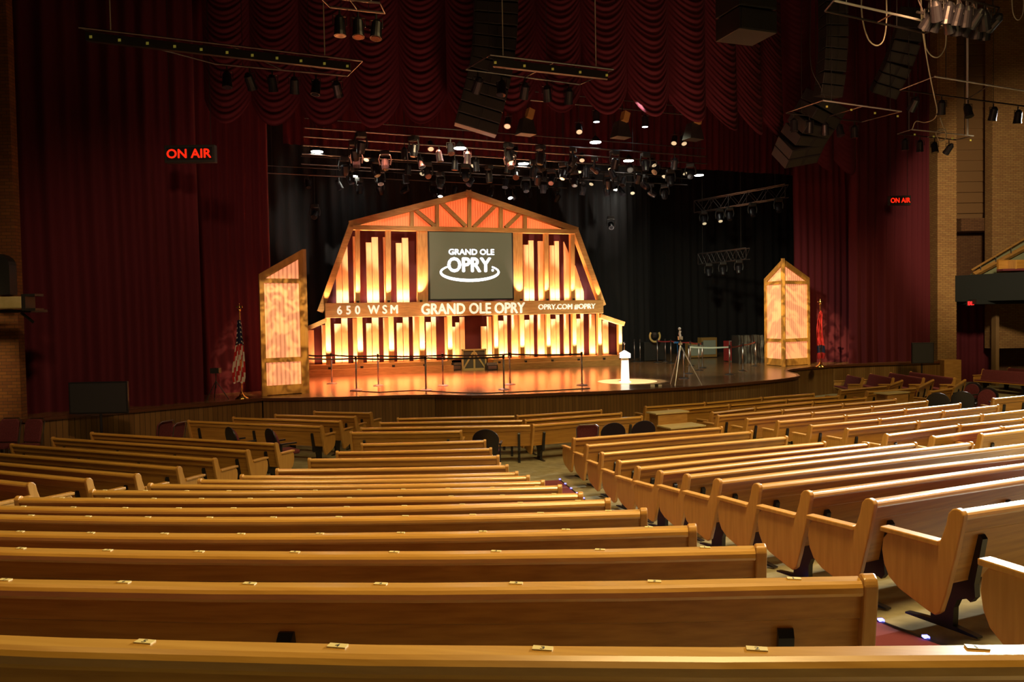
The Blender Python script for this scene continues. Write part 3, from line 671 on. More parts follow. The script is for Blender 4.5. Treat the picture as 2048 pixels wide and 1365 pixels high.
# screen
A = bl_(745, 262, .5); Bq = bl_(1242, 672, .5); A2 = bl_(1242, 272, .5); B2 = bl_(748, 668, .5)
sx0, sx1 = (A.x+B2.x)/2, (Bq.x+A2.x)/2; sz1, sz0 = (A.z+A2.z)/2, (Bq.z+B2.z)/2
mb = MB(); mb.box(((sx0+sx1)/2, .66, (sz0+sz1)/2), (sx1-sx0, .2, sz1-sz0)); scr = obj('screen', mb, 'black', barn)
mb = MB(); mb.box(((sx0+sx1)/2, .55, (sz0+sz1)/2), (sx1-sx0-.12, .02, sz1-sz0-.12)); obj('display', mb, 'screen_on', scr)
def scr_text(s, xa, xb, ya, yb, bold):
    a = bl_(xa, yb, .53); b = bl_(xb, yb, .53); t_ = bl_((xa+xb)/2, ya, .53).z; bo = bl_((xa+xb)/2, yb, .53).z
    text('screen_lettering', s, 'glow_white', scr, (a.x, .53, bo), Lx, Lz, b.x-a.x, t_-bo, .015, bold)
scr_text('GRAND OLE', 864, 1127, 374, 406, .07); scr_text('OPRY', 860, 1108, 424, 505, .09); scr_text('.', 1112, 1126, 488, 504, 0)
pts = []
for i in range(41):
    a = math.radians(-228+276*i/40) if False else math.radians(140+260*i/40)
    pts.append(bl_(986+168*math.cos(a), 507-48*math.sin(a)*(1.0), .52))
rg = MB(); rr = [.028+.03*abs(math.sin(PI*i/40)) for i in range(41)]
vs = []
for i, p in enumerate(pts):
    t = (pts[min(i+1, 40)]-pts[max(i-1, 0)]).normalized(); n_ = Vector((-t.z, 0, t.x)); vs += [(p+n_*rr[i]), (p-n_*rr[i])]
for i in range(40):
    q4 = [vs[2*i], vs[2*i+1], vs[2*i+3], vs[2*i+2]]; rg.prism([(v.x, .525, v.z) for v in q4], [(v.x, .54, v.z) for v in q4])
obj('screen_ring', rg, 'glow_white', scr)
# wings
bar('wing_rafter', (30, 842), (150, 788), 24, .5, .3, 'pine'); bar('wing_rafter', (1748, 762), (1886, 808), 26, .5, .3, 'pine')
slab('wing_drape', [(35, 848), (150, 795), (150, 1040), (35, 1045)], 1.35, .03, 'barnback'); slab('wing_drape', [(1750, 775), (1860, 812), (1860, 985), (1750, 990)], 1.35, .03, 'barnback')
# back drape: upper follows the roof, lower straight
slab('back_drape', [(300, 262), (1602, 290), (1752, 690), (140, 700)], 1.5, .03, 'barnback')
slab('back_drape', [(145, 760), (1755, 745), (1755, 1000), (145, 1040)], 1.5, .03, 'barnback')
LOW = [(40, 80, 845), (125, 150, 815), (200, 238, 808), (240, 275, 775), (306, 330, 775), (385, 415, 805), (418, 455, 772), (483, 510, 772), (562, 595, 803), (598, 630, 770), (655, 690, 765), (732, 760, 798), (762, 788, 768), (840, 856, 768),
       (885, 902, 825), (904, 925, 800), (928, 955, 768), (1053, 1083, 823), (1086, 1112, 765), (1154, 1182, 790), (1184, 1202, 760), (1228, 1265, 755), (1306, 1333, 785), (1335, 1356, 757), (1380, 1418, 752), (1459, 1485, 780), (1487, 1506, 755), (1533, 1560, 750), (1607, 1628, 778), (1630, 1646, 750), (1681, 1713, 752), (1760, 1790, 788)]
for x0, x1, yt in LOW:
    a = bl_(x0, yt, 1.15); b = bl_(x1, yt, 1.15); mb = MB(); mb.box(((a.x+b.x)/2, 1.2, (a.z+.4)/2), (b.x-a.x, .1, a.z-.4)); obj('slat', mb, 'fin', barn)
zs = bl_(700, 682, 1.15).z-.25
UP = [(207, 240, 470, 410), (243, 275, 400, 335), (306, 322, 300, 300), (383, 414, 335, 335), (416, 452, 304, 304), (483, 500, 304, 304), (557, 590, 338, 338), (592, 628, 308, 308), (1298, 1326, 348, 348), (1328, 1356, 323, 323), (1383, 1418, 327, 327),
      (1450, 1476, 352, 352), (1478, 1503, 327, 327), (1533, 1563, 330, 400), (1600, 1625, 470, 545), (1627, 1648, 555, 620)]
for x0, x1, ya, yb in UP:
    a = bl_(x0, ya, 1.15); b = bl_(x1, yb, 1.15); P4 = [(a.x, zs), (b.x, zs), (b.x, b.z), (a.x, a.z)]
    mb = MB(); mb.prism([(x, 1.15, z) for x, z in P4], [(x, 1.25, z) for x, z in P4]); obj('slat', mb, 'fin', barn)
# uplights: real lamps in small cans at each post foot and behind the band
def toW(v): return B0+U*v.x+N*v.y+Lz*v.z
for x, w_, yt in LP:
    A = bl_(x, yt, .62); c = Vector((A.x, .20, .30)); mb = MB(); mb.lathe([(.05, -.05), (.06, .02), (.055, .03)], 10, c); obj('uplight', mb, 'black', barn)
    lamp('post_uplight', 'SPOT', toW(c+Vector((0, -.02, .05))), 1500, (1, .82, .64), toW(Vector((A.x, .62, 1.8))), .04, angle=52, blend=.8)
for x, w_ in ((335, 25), (513, 29), (700, 62), (1280, 60), (1432, 26), (1584, 26)):
    A = bl_(x, 680, .5); c = Vector((A.x, .38, zt+.05)); mb = MB(); mb.lathe([(.05, -.05), (.06, .02), (.055, .03)], 10, c); obj('uplight', mb, 'black', barn)
    lamp('post_uplight', 'SPOT', toW(c+Vector((0, -.02, .05))), 760, (1, .62, .42), toW(Vector((A.x, .62, zt+1.6))), .04, angle=60, blend=.8)
for x in (140, 1745):
    A = bl_(x, 670, .5); c = Vector((A.x, .42, zt+.05)); s_ = 1 if x < 900 else -1
    lamp('post_uplight', 'SPOT', toW(c), 200, (1, .50, .26), toW(Vector((A.x+s_*.55, .6, zt+1.6))), .04, angle=60, blend=.8)
xa, xb = bl_(40, 900, 1).x, bl_(1860, 900, 1).x; wB = xb-xa
def strip(name, u, v, z, length, wd, power, col, tgt_v, tgt_z):
    d = bpy.data.lights.new(name, 'AREA'); d.shape = 'RECTANGLE'; d.size = length; d.size_y = wd; d.energy = power; d.color = col
    o = bpy.data.objects.new(name, d); C.objects.link(o)
    fwd = -(N*(tgt_v-v)+Lz*(tgt_z-z)).normalized(); X = U; Y = fwd.cross(X)
    o.matrix_world = Matrix.Translation(toW(Vector((u, v, z)))) @ Matrix((X, Y, fwd)).transposed().to_4x4()
strip('slat_striplight', (xa+xb)/2-3.4, .95, .46, 5.4, .1, 330, (1, .43, .18), 1.12, 2.0)
strip('slat_striplight', (xa+xb)/2+3.2, .95, .46, 5.6, .1, 330, (1, .43, .18), 1.12, 2.0)
strip('slat_striplight', (bt0.x+sx0)/2+.2, .92, zt+.1, sx0-bt0.x-1.0, .08, 145, (1, .37, .15), 1.10, zt+1.7)
strip('slat_striplight', (bt1.x+sx1)/2-.2, .92, zt+.1, bt1.x-sx1-1.0, .08, 145, (1, .37, .15), 1.10, zt+1.7)

# things in the middle opening
g = thing('barn_door_board', 'low board painted with cream barn-door braces, in the middle of the barn foot', 'board', PZ(949, 741, STZ), TH)
mb = MB(); mb.box((0, .1, .42), (.98, .12, .84)); obj('board', mb, 'greenpaint', g)
M['creampaint'] = mat('cream_paint', (.5, .40, .14), .6)
for (c, d, rz) in (((0, .02, .81), (1.0, .06, .06), 0), ((0, .02, .04), (1.0, .06, .08), 0), ((-.47, .02, .42), (.06, .06, .84), 0), ((.47, .02, .42), (.06, .06, .84), 0), ((0, .015, .42), (.07, .06, .76), 0), ((-.25, .017, .38), (.06, .05, .78), 32), ((.25, .017, .38), (.06, .05, .78), -32)):
    mb = MB(); mb.box(c, d, Matrix.Rotation(math.radians(rz), 3, 'Y')); obj('brace', mb, 'creampaint', g)
for px, s_ in ((913, 'left'), (985, 'right')):
    wg = thing('floor_monitor', 'grey wedge speaker on the stage floor, %s of the barn-door board' % s_, 'speaker', PZ(px, 741, STZ), TH, 'wedge speakers at the barn foot')
    mb = MB(); mb.prism([(-.22, 0, 0), (-.22, .35, 0), (-.22, .35, .18), (-.22, .12, .30), (-.22, 0, .2)], [(.22, 0, 0), (.22, .35, 0), (.22, .35, .18), (.22, .12, .30), (.22, 0, .2)]); mb.f = [f[::-1] for f in mb.f]; obj('cabinet', mb, 'dgrey', wg)
    mb = MB(); mb.box((0, -.01, .1), (.34, .02, .14)); obj('grille', mb, 'steel', wg)

# ------------------------------------------------------------------ towers
def tower(label, base, panels):
    t = thing('glowing_tower', label, 'stage set', base, 0, 'glowing barn towers')
    hR, hE = 4.15, 3.42
    for vec in panels:                       # from ridge edge outward
        w_ = vec.length; ux = vec.normalized(); uy = Vector((-ux.y, ux.x, 0))
        if uy.y < 0: uy = -uy
        def L3(s, z, o=0): p = ux*s+uy*o; return (p.x, p.y, z)
        def board(name, poly, o, th, m):
            mb = MB(); mb.prism([L3(s, z, o) for s, z in poly], [L3(s, z, o+th) for s, z in poly]); return obj(name, mb, m, t)
        k = .13; hh = lambda s: hR+(hE-hR)*s/w_
        board('stile', [(0, 0), (k, 0), (k, hh(k)), (0, hR)], 0, .09, 'tower_wood'); board('stile', [(w_-k, 0), (w_, 0), (w_, hE), (w_-k, hh(w_-k))], 0, .09, 'tower_wood')
        board('rafter', [(k, hh(k)-.22), (w_-k, hh(w_-k)-.22), (w_-k, hh(w_-k)), (k, hh(k))], .003, .09, 'tower_wood')
        board('crossbar', [(k, 3.17), (w_-k, 3.17), (w_-k, 3.30), (k, 3.30)], .003, .08, 'tower_wood'); board('crossbar', [(k, .93), (w_-k, .93), (w_-k, 1.06), (k, 1.06)], .003, .08, 'tower_wood')
        board('plinth', [(k, .02), (w_-k, .02), (w_-k, .28), (k, .28)], .003, .08, 'tower_wood')
        mb = MB(); P4 = [(k/2, .25), (w_-k/2, .25), (w_-k/2, hh(w_-k/2)-.1), (k/2, hh(k/2)-.1)]
        mb.prism([(s, 0, z) for s, z in P4], [(s, .03, z) for s, z in P4])
        o = obj('light_panel', mb, 'tower_glow', t, loc=tuple(uy*.05), rot=(0, 0, math.atan2(ux.y, ux.x)))
        if (Matrix.Rotation(math.atan2(ux.y, ux.x), 3, 'Z') @ Vector((0, 1, 0))).dot(uy) < 0: o.location = uy*.08
    return t
M['tower_wood'] = noisy(mat('tower_wood', (.4, .2, .04), .5, emit=None), (.34, .16, .03), (.48, .24, .05), (6, 6, 2))
l0 = PZ(525, 793, STZ); r0 = PZ(613, 787, STZ)
tower('glowing slatted tower panel at left of the stage, wood framed with slanted top', r0, [l0-r0, Vector((-.42, 1.25, 0))])
c0 = PZ(1572, 734, STZ); l1 = PZ(1529, 730, STZ); r1 = PZ(1620.5, 729.5, STZ)
c0 = PZ(1567, 733.6, STZ)
tower('glowing two-sided tower with pointed top at right of the stage', c0, [l1-c0, r1-c0])
def gobo(o, sc):                        # a leaf-breakup slide in the lamp
    d = o.data; d.use_nodes = True; nt = d.node_tree; em = nt.nodes['Emission']
    tc = nt.nodes.new('ShaderNodeTexCoord'); n = nt.nodes.new('ShaderNodeTexNoise'); n.inputs['Scale'].default_value = sc; n.inputs['Detail'].default_value = 2; n.inputs['Distortion'].default_value = 1.5
    mr = nt.nodes.new('ShaderNodeMapRange'); mr.inputs[1].default_value = .44; mr.inputs[2].default_value = .56; mr.inputs[3].default_value = .25; mr.inputs[4].default_value = 1.5
    nt.links.new(tc.outputs['Normal'], n.inputs['Vector']); nt.links.new(n.outputs[0], mr.inputs[0]); nt.links.new(mr.outputs[0], em.inputs['Strength'])
gobo(lamp('tower_light', 'SPOT', (-3.5, 17, 7.5), 2600, (1, .70, .30), (l0+r0)/2+Vector((0.1, 0, 1.9)), .03, angle=24, blend=.6), 28)
gobo(lamp('tower_light', 'SPOT', (6.5, 22, 8.5), 7500, (1, .74, .34), c0+Vector((0, 0, 2.1)), .03, angle=22, blend=.6), 28)

# ------------------------------------------------------------------ stanchions and belts
def stan_proto():
    r = thing('stanchion', '', 'stanchion', (0, 0, 0))
    mb = MB(); mb.lathe([(.17, 0), (.17, .012), (.12, .03), (.03, .045)], 20); obj('base', mb, 'steel', r, smooth=False)
    mb = MB(); mb.lathe([(.026, .04), (.026, .93)], 12); obj('post', mb, 'steel', r, smooth=True)
    mb = MB(); mb.lathe([(.036, .90), (.036, 1.0), (.02, 1.01)], 12); obj('cap', mb, 'black', r)
    return r
ST = stan_proto(); first = True
FST = [(664, 768), (713, 781), (757, 772), (852, 781), (886, 772), (1008, 779.5), (1020, 769.5), (1164, 771)]
RST = [(1269, 724.5), (1280.5, 724.5), (1315, 726), (1331, 724), (1342, 727.5), (1368, 758), (1378, 748.7), (1381, 732.6), (1398, 742), (1405, 737), (1459.5, 750), (1486, 743), (1511, 733)]
SP = {}
for lst, where in ((FST, 'belt stanchion before the barn, %s from the left'), (RST, 'belt stanchion on the right half of the stage, %s from the left')):
    for i, (px, py) in enumerate(lst):
        p = PZ(px, py, STZ); o = ST if first else dup(ST); first = False; o.location = p; o['label'] = where % ORD[i]; o['category'] = 'stanchion'; o['group'] = 'belt stanchions'; SP[px] = p
def belt(a, b, lab, m='belt', z=.945, sag=.03):
    a = Vector(a)+Vector((0, 0, z)); b = Vector(b)+Vector((0, 0, z)); mb = MB(); ring = []
    n = 8; d = (b-a); d.z = 0; nn = Vector((-d.y, d.x, 0)).normalized()*.003
    for i in range(n):
        for k in range(1):
            t0, t1 = i/n, (i+1)/n; p0 = a.lerp(b, t0)-Vector((0, 0, sag*4*t0*(1-t0))); p1 = a.lerp(b, t1)-Vector((0, 0, sag*4*t1*(1-t1))); h_ = Vector((0, 0, .025))
            mb.prism([p0-h_-nn, p1-h_-nn, p1-h_+nn, p0-h_+nn], [p0+h_-nn, p1+h_-nn, p1+h_+nn, p0+h_+nn])
    o = obj('barrier_belt', mb, m); tag(o, lab, 'belt', 'barrier belts'); return o
belt(PZ(600, 778, STZ), SP[713], 'dark barrier belt from the left tower to the second front stanchion')
belt(SP[713], SP[852], 'dark barrier belt between the second and fourth front stanchions'); belt(SP[852], SP[1008], 'dark barrier belt between the fourth and sixth front stanchions')
belt(PZ(618, 768, STZ), SP[664], 'dark barrier belt at the far left of the barn steps'); belt(SP[664], SP[757], 'dark barrier belt between the first and third front stanchions')
belt(SP[757], SP[886], 'dark barrier belt between the third and fifth front stanchions'); belt(SP[886], SP[1020], 'dark barrier belt passing before the barn-door board'); belt(SP[1020], SP[1164], 'dark barrier belt ending at the rightmost front stanchion')
M['belt_pale'] = mat('belt_pale', (.5, .6, .5), .5)
belt(SP[1378], SP[1459.5], 'pale barrier belt behind the tripod', 'belt_pale'); belt(SP[1459.5], SP[1486], 'short dark red barrier belt right of the pale one', 'belt_red'); belt(SP[1486], SP[1511], 'dark red barrier belt before the covered cart', 'belt_red')
belt(SP[1315], SP[1342], 'dark red barrier belt near the black cases', 'belt_red'); belt(SP[1342], SP[1381], 'dark red barrier belt behind the tripod', 'belt_red'); belt(SP[1381], SP[1405], 'dark red barrier belt before the tan amplifiers', 'belt_red')
# floor cable along the stage front
cpts = [PZ(x, y, STZ+.01) for x, y in ((700, 782), (760, 785), (830, 781), (900, 785), (960, 787), (1040, 784), (1110, 781), (1180, 777))]
mb = MB(); mb.tube(cpts, .012, 6); tag(obj('floor_cable', mb, 'black'), 'thin black cable lying along the front of the stage floor', 'cable')

# ------------------------------------------------------------------ circle, lectern, tripod and other stage things
cc = PZ(1254.5, 763.5, STZ); mb = MB(); mb.lathe([(.93, 0), (.93, .004)], 48); M['circle'] = noisy(mat('pale_wood', (.55, .38, .16), .3), (.50, .34, .14), (.62, .45, .2), (2, 14, 14))
tag(obj('wooden_circle', mb, 'circle', loc=(cc.x, cc.y, STZ+.001)), 'pale wooden circle set into the stage floor under the white spotlight', 'floor circle')
lc = PZ(1250, 765, STZ)
M['lectern'] = mat('lectern_white', (.85, .82, .75), .5)
lt = thing('microphone_stand', 'white barn-shaped microphone stand glowing in the spotlight', 'microphone stand', lc)
mb = MB(); mb.prism([(-.13, -.06, .02), (.13, -.06, .02), (.11, -.06, .78), (-.11, -.06, .78)], [(-.13, .06, .02), (.13, .06, .02), (.11, .06, .78), (-.11, .06, .78)]); mb.f = [f[::-1] for f in mb.f]; obj('column', mb, 'lectern', lt)
mb = MB(); mb.box((0, 0, .01), (.34, .3, .02)); obj('base', mb, 'lectern', lt)
mb = MB(); mb.prism([(-.17, -.1, .76), (.17, -.1, .76), (.17, -.1, .90), (0, -.1, 1.0), (-.17, -.1, .90)], [(-.17, .1, .76), (.17, .1, .76), (.17, .1, .90), (0, .1, 1.0), (-.17, .1, .90)]); mb.f = [f[::-1] for f in mb.f]; obj('top_box', mb, 'lectern', lt)
mb = MB(); mb.tube([(0, 0, .98), (0, 0, 1.18)], .012); mb.sphere((0, 0, 1.22), .04); obj('microphone', mb, 'chrome', lt)

tp = thing('camera_tripod', 'silver tripod with a small camera and blue strap on the stage', 'tripod', PZ(1367, 769, STZ))
o_ = tp.location
ap = Vector((-.08, 0, 1.16))
for (px, py) in ((1341, 768), (1350, 772.5), (1404, 771)):
    f_ = PZ(px, py, STZ)-o_; mb = MB(); mb.tube([ap, f_], [.02, .012]); obj('leg', mb, 'alu', tp)
mb = MB(); mb.tube([ap-Vector((0, 0, .15)), ap+Vector((0, 0, .14))], .02); mb.box(ap+Vector((0, 0, .05)), (.10, .08, .06)); obj('column', mb, 'alu', tp)
mb = MB(); mb.box(ap+Vector((0, 0, .22)), (.13, .09, .10)); mb.lathe([(.035, 0), (.035, .1)], 12, ap+Vector((0, -.05, .22)), Matrix.Rotation(PI/2, 3, 'X')); obj('camera_body', mb, 'alu', tp)
mb = MB(); mb.tube([ap+Vector((0, 0, .27)), ap+Vector((-.02, 0, .36)), ap+Vector((0, 0, .44))], .035, 8); mb.sphere(ap+Vector((-.02, 0, .50)), .045); obj('receiver', mb, 'lectern', tp)
mb = MB(); mb.box(ap+Vector((-.13, -.02, .09)), (.14, .07, .05)); obj('handle', mb, 'bluebit', tp)
mb = MB(); mb.tube([ap+Vector((-.1, -.03, .05)), ap+Vector((-.09, -.05, -.25)), ap+Vector((-.12, -.05, -.42)), ap+Vector((-.03, -.05, -.40)), ap+Vector((-.02, -.03, -.1))], .008, 6); obj('strap', mb, 'bluebit', tp)
fd = thing('floor_device', 'small black and white device on the stage floor right of the lit circle', 'device', PZ(1311, 773.5, STZ))
mb = MB(); mb.box((-.08, 0, .03), (.12, .1, .06)); mb.box((.12, 0, .03), (.12, .08, .05)); obj('body', mb, 'lectern', fd); mb = MB(); mb.box((.02, 0, .035), (.1, .1, .07)); obj('clip', mb, 'black', fd)

def box_case(name, lab, cat, px, py, w_, d_, h_, m, yaw=15, trim=None, z=STZ, grille=None):
    r = thing(name, lab, cat, PZ(px, py, z), math.radians(yaw))
    mb = MB(); mb.box((0, d_/2, h_/2+.03), (w_, d_, h_)); obj('body', mb, m, r, bevel=.01)
    if trim:
        mb = MB()
        for sx in (-1, 1): mb.box((sx*w_/2, 0, h_/2+.03), (.035, .035, h_+.02))
        for zz in (.03, h_+.03): mb.box((0, 0, zz), (w_, .035, .035))
        obj('edge_trim', mb, trim, r)
    if grille:
        mb = MB(); mb.box((0, -.01, h_/2+.03), (w_*.8, .02, h_*.72)); obj('grille', mb, grille, r)
    for sx in (-1, 1):
        mb = MB(); mb.lathe([(.03, 0), (.03, .03)], 10, (sx*w_*.4, .08, 0)); mb.lathe([(.03, 0), (.03, .03)], 10, (sx*w_*.4, d_-.08, 0)); obj('foot', mb, 'iron', r)
    return r
box_case('road_case', 'wide black case at the back of the stage, left one of two', 'case', 1303, 723, .66, .5, .82, 'dgrey')
box_case('road_case', 'black case at the back of the stage, right one of two', 'case', 1322, 722, .34, .5, .80, 'dgrey')
box_case('amplifier', 'tan amplifier cabinet with pale grille, lower left one', 'amplifier', 1392, 717, .75, .35, .68, 'tolex', grille='grille')
box_case('amplifier', 'taller tan amplifier cabinet with pale grille, right one', 'amplifier', 1419, 716, .80, .4, .92, 'tolex', grille='grille')
box_case('road_case', 'red road case with silver edges left of the covered cart', 'case', 1468, 724, .42, .5, .86, 'redcase', trim='alu')
ct = thing('covered_cart', 'cart draped in black cloth left of the right glowing tower', 'cart', PZ(1502, 727, STZ), math.radians(12))
mb = MB(); mb.grid(lambda i, j: ((-.55+1.1*i/24)+.02*math.sin(j), -.02*math.sin(i*1.9)-.03*math.sin(i*.8), 1.16*j/10), 25, 11)
mb.grid(lambda i, j: (-.55+1.1*i/8, .6*j/4, 1.16+.01*math.sin(i*2+j)), 9, 5)
mb.grid(lambda i, j: (-.55, .6*i/6, 1.16*j/6), 7, 7); mb.grid(lambda i, j: (.55, .6*i/6, 1.16*j/6), 7, 7); obj('cover', mb, 'dgrey', ct)
mb = MB(); mb.box((0, .3, .58), (1.06, .5, 1.1)); obj('cabinet', mb, 'black', ct)
hs = thing('lyre_light', 'black moving stage light with pale U-shaped yoke standing on the black cases', 'stage light', PZ(1310, 685, STZ+.85))
mb = MB(); mb.tube([(.22*math.sin(a), 0, .27-.25*math.cos(a)) for a in [math.radians(-130+260*i/20) for i in range(21)]], .045, 8); obj('yoke', mb, 'creampaint', hs)
mb = MB(); mb.lathe([(.1, -.12), (.14, 0), (.12, .1)], 14, (0, 0, .33)); obj('head', mb, 'black', hs)

def flag(lab, px, py, top_px, top_py, kind):
    p = PZ(px, py, STZ); d = p.y; tz = PD(top_px, top_py, d).z-STZ
    f = thing('flag', lab, 'flag', p)
    mb = MB(); mb.lathe([(.17, 0), (.17, .03), (.08, .09), (.03, .2)], 20); obj('base', mb, 'brass', f, smooth=True)
    mb = MB(); mb.tube([(0, 0, .1), (0, 0, tz-.12)], .016); obj('pole', mb, 'brass', f)
    mb = MB(); mb.sphere((0, 0, tz-.1), .04); mb.box((0, 0, tz-.02), (.16, .03, .05)); mb.lathe([(.03, -.06), (.001, .06)], 8, (0, 0, tz+.02)); obj('finial', mb, 'brass', f)
    z1 = tz-.35; z0 = .48 if kind == 'us' else .35
    mb = MB(); nr, nc = 40, 12
    def P(i, j):
        f_ = i/(nr-1); wd = .10+.24*min(1, f_*1.3)*(1 if f_ < .9 else 1-(f_-.9)*3); s = j/(nc-1)-.5
        return (s*wd+(.02 if kind == 'us' else -.05)*math.sin(f_*5)-.04*f_, -.05-.05*math.sin(s*14+f_*4), z1+(z0-z1)*f_-.12*abs(s))
    mb.grid(P, nr, nc)
    for fi in range(len(mb.f)):
        i, j = divmod(fi, nc-1)
        if kind == 'us': mb.m[fi] = (2 if (i % 3 == 1 and j % 3 == 1) else 1) if i < 15 else (0 if int(j*.5+i*.16) % 2 else 2)
        else: mb.m[fi] = 0 if i < 28 else (1 if i < 34 else 0)
    obj('cloth', mb, ['fl_red', 'fl_blue', 'fl_white'], f, smooth=False)
    if kind != 'us':
        mb = MB(); mb.tube([(-.1, -.1, .9), (-.02, -.12, .45), (.03, -.1, .85)], .012); obj('tassel', mb, 'brass', f)
flag('furled flag with stripes and stars on a brass pole, left of the left tower', 484, 799, 470, 613, 'us')
flag('furled red flag with a dark band on a brass pole, right of the right tower', 1641, 735, 1634, 603, 'tn')
# tripod stand in the dark left of the flag
dk = thing('speaker_stand', 'dark tripod stand with small lamp in the shadow left of the striped flag', 'stand', gp(433, 799, STZ)+(STZ,))
for a in (0, 2.1, 4.2): mb = MB(); mb.tube([(0, 0, .5), (.33*math.cos(a), .33*math.sin(a), 0)], .012); obj('leg', mb, 'dgrey', dk)
mb = MB(); mb.tube([(0, 0, .3), (0, 0, .72)], .015); mb.box((0, 0, .78), (.24, .2, .14)); obj('head', mb, 'dgrey', dk)

# monitors on stands
def monitor(lab, px0, px1, py0, py1, d, zf):
    a = PD(px0, py1, d); b = PD(px1, py1, d); t = PD(px0, py0, d); w_ = b.x-a.x; h_ = t.z-a.z
    m_ = thing('display_monitor', lab, 'monitor', ((a.x+b.x)/2, d, zf))
    mb = MB(); mb.box((0, 0, a.z-zf+h_/2), (w_, .07, h_)); obj('housing', mb, 'iron', m_, bevel=.01)
    mb = MB(); mb.box((0, -.037, a.z-zf+h_/2), (w_-.07, .005, h_-.07)); obj('screen', mb, 'screen_off', m_)
    mb = MB(); mb.tube([(0, .06, 0), (0, .06, a.z-zf+h_*.6)], .03); obj('pole', mb, 'iron', m_)
    mb = MB(); mb.box((0, .02, .02), (w_*.6, .5, .04)); obj('base', mb, 'iron', m_)
    return m_
monitor('large flat black monitor on a pole before the left curtain', 140, 258, 765, 829, 17.5, 0)
monitor('flat black monitor on a stand before the right curtain, by the brick pillar', 1823, 1867, 686, 728, 30.2, 0)
bx = box_case('wooden_chest', 'brown wooden chest at the foot of the right brick pillar', 'chest', 1909, 757, .68, .5, 1.15, 'pine', yaw=0, z=.0); bx.location = (17.5, 31.1, floor_z(17.5, 31.1))

# cream padded beam and dark arch speaker on the left brick wall
cbm = thing('lighting_beam', 'cream padded beam with black clamp end on the left brick wall', 'beam', PD(20, 606, 16.3))
mb = MB(); a = PD(-140, 606, 16.3)-cbm.location; b = PD(52, 606, 16.3)-cbm.location; mb.box(((a.x+b.x)/2, 0, 0), (b.x-a.x, .3, .25)); obj('padding', mb, 'creambeam', cbm, bevel=.03)
mb = MB(); mb.box((b.x+.05, 0, 0), (.08, .34, .34)); mb.box((b.x+.17, 0, .15), (.22, .3, .05)); mb.box((b.x+.17, 0, -.15), (.22, .3, .05)); obj('clamp', mb, 'dgrey', cbm)
mb = MB(); mb.tube([(b.x-.3, .3, -.2), (b.x-.1, .4, -.42)], .03); mb.box((b.x-1, .45, -.17), (2, .6, .06)); obj('bracket', mb, 'dgrey', cbm)
mb = MB(); p0 = PD(-12, 590, 16.6); w_ = .34
out = [(-w_, 0), (w_, 0)]+[(w_*math.cos(a), .62+.26*math.sin(a)) for a in [PI*i/10 for i in range(11)]]
mb.prism([(x, 0, z) for x, z in out], [(x, .25, z) for x, z in out]); mb.f = [f[::-1] for f in mb.f]
tag(obj('wall_speaker', mb, 'dgrey', loc=p0), 'dark round-topped speaker above the cream beam at the left edge', 'speaker')

# ON AIR signs
def onair(lab, x0, x1, y0, y1, d, s, tx):
    a = PD(x0, y1, d); b = PD(x1, y0, d); w_ = b.x-a.x; h_ = b.z-a.z
    r = thing('on_air_sign', lab, 'sign', ((a.x+b.x)/2, d, a.z), 0, 'on air signs')
    mb = MB(); mb.box((0, .08, h_/2), (w_, .16, h_)); obj('housing', mb, 'dgrey', r, bevel=.01)
    mb = MB(); mb.box((0, -.004, h_/2), (w_-.12, .01, h_-.12)); obj('face', mb, 'glass_dark', r)
    text('lettering', s, 'redtext', r, (tx[0]*w_-w_/2, -.018, h_*.25), Lx, Lz, w_*tx[1], h_*.5, .01, .08)
    for sx in (-1, 1): mb = MB(); mb.tube([(sx*w_*.4, .1, h_), (sx*w_*.4, .1, 17.97-a.z)], .008, 5); obj('cable', mb, 'black', r)
onair('ON AIR sign with red letters hanging before the left curtain', 329, 429, 289, 326, 18.6, 'ON AIR', (.06, .87))
onair('smaller ON AIR sign hanging before the right curtain', 1779, 1822, 391, 411, 29.8, 'ON AIR', (.05, .9))

# ------------------------------------------------------------------ stage lights and pipes
def fixture(kind, lens):
    r = thing('stage_light', '', 'stage light', (0, 0, 0))
    if kind == 'mover':
        mb = MB(); mb.box((0, 0, -.08), (.30, .22, .14)); obj('base', mb, 'dgrey', r, bevel=.02)
        mb = MB(); mb.tube([(-.17, 0, -.46), (-.2, 0, -.3), (-.17, 0, -.14), (.17, 0, -.14), (.2, 0, -.3), (.17, 0, -.46)], .03, 6); obj('yoke', mb, 'dgrey', r)
        mb = MB(); mb.lathe([(.09, .16), (.13, .12), (.13, -.1), (.11, -.2)], 14); h = obj('head', mb, 'iron', r, loc=(0, 0, -.42))
        mb = MB(); mb.lathe([(.095, -.195), (.09, -.215)], 14); obj('lens', mb, lens, h)
    elif kind == 'par':
        mb = MB(); mb.tube([(0, 0, 0), (0, 0, -.13)], .02, 6); obj('clamp', mb, 'dgrey', r); mb = MB(); mb.tube([(-.13, 0, -.3), (-.13, 0, -.12), (.13, 0, -.12), (.13, 0, -.3)], .012, 6); obj('yoke', mb, 'dgrey', r)
        mb = MB(); mb.lathe([(.04, .2), (.10, .12), (.11, -.12), (.12, -.2)], 14); h = obj('head', mb, 'iron', r, loc=(0, 0, -.3))
        mb = MB(); mb.lathe([(.10, -.18), (.095, -.205)], 14); obj('lens', mb, lens, h)
    else:
        mb = MB(); mb.tube([(0, 0, 0), (0, 0, -.14)], .015, 6); obj('yoke', mb, 'dgrey', r)
        mb = MB(); mb.lathe([(.04, .14), (.08, .1), (.20, -.05), (.22, -.08)], 18); h = obj('head', mb, 'iron', r, loc=(0, 0, -.24))
        mb = MB(); mb.lathe([(.20, -.07), (.195, -.1)], 18); obj('lens', mb, lens, h)
    return r
HZ = 5.6+ZC
PIPES = []
pd_ = math.radians(22)
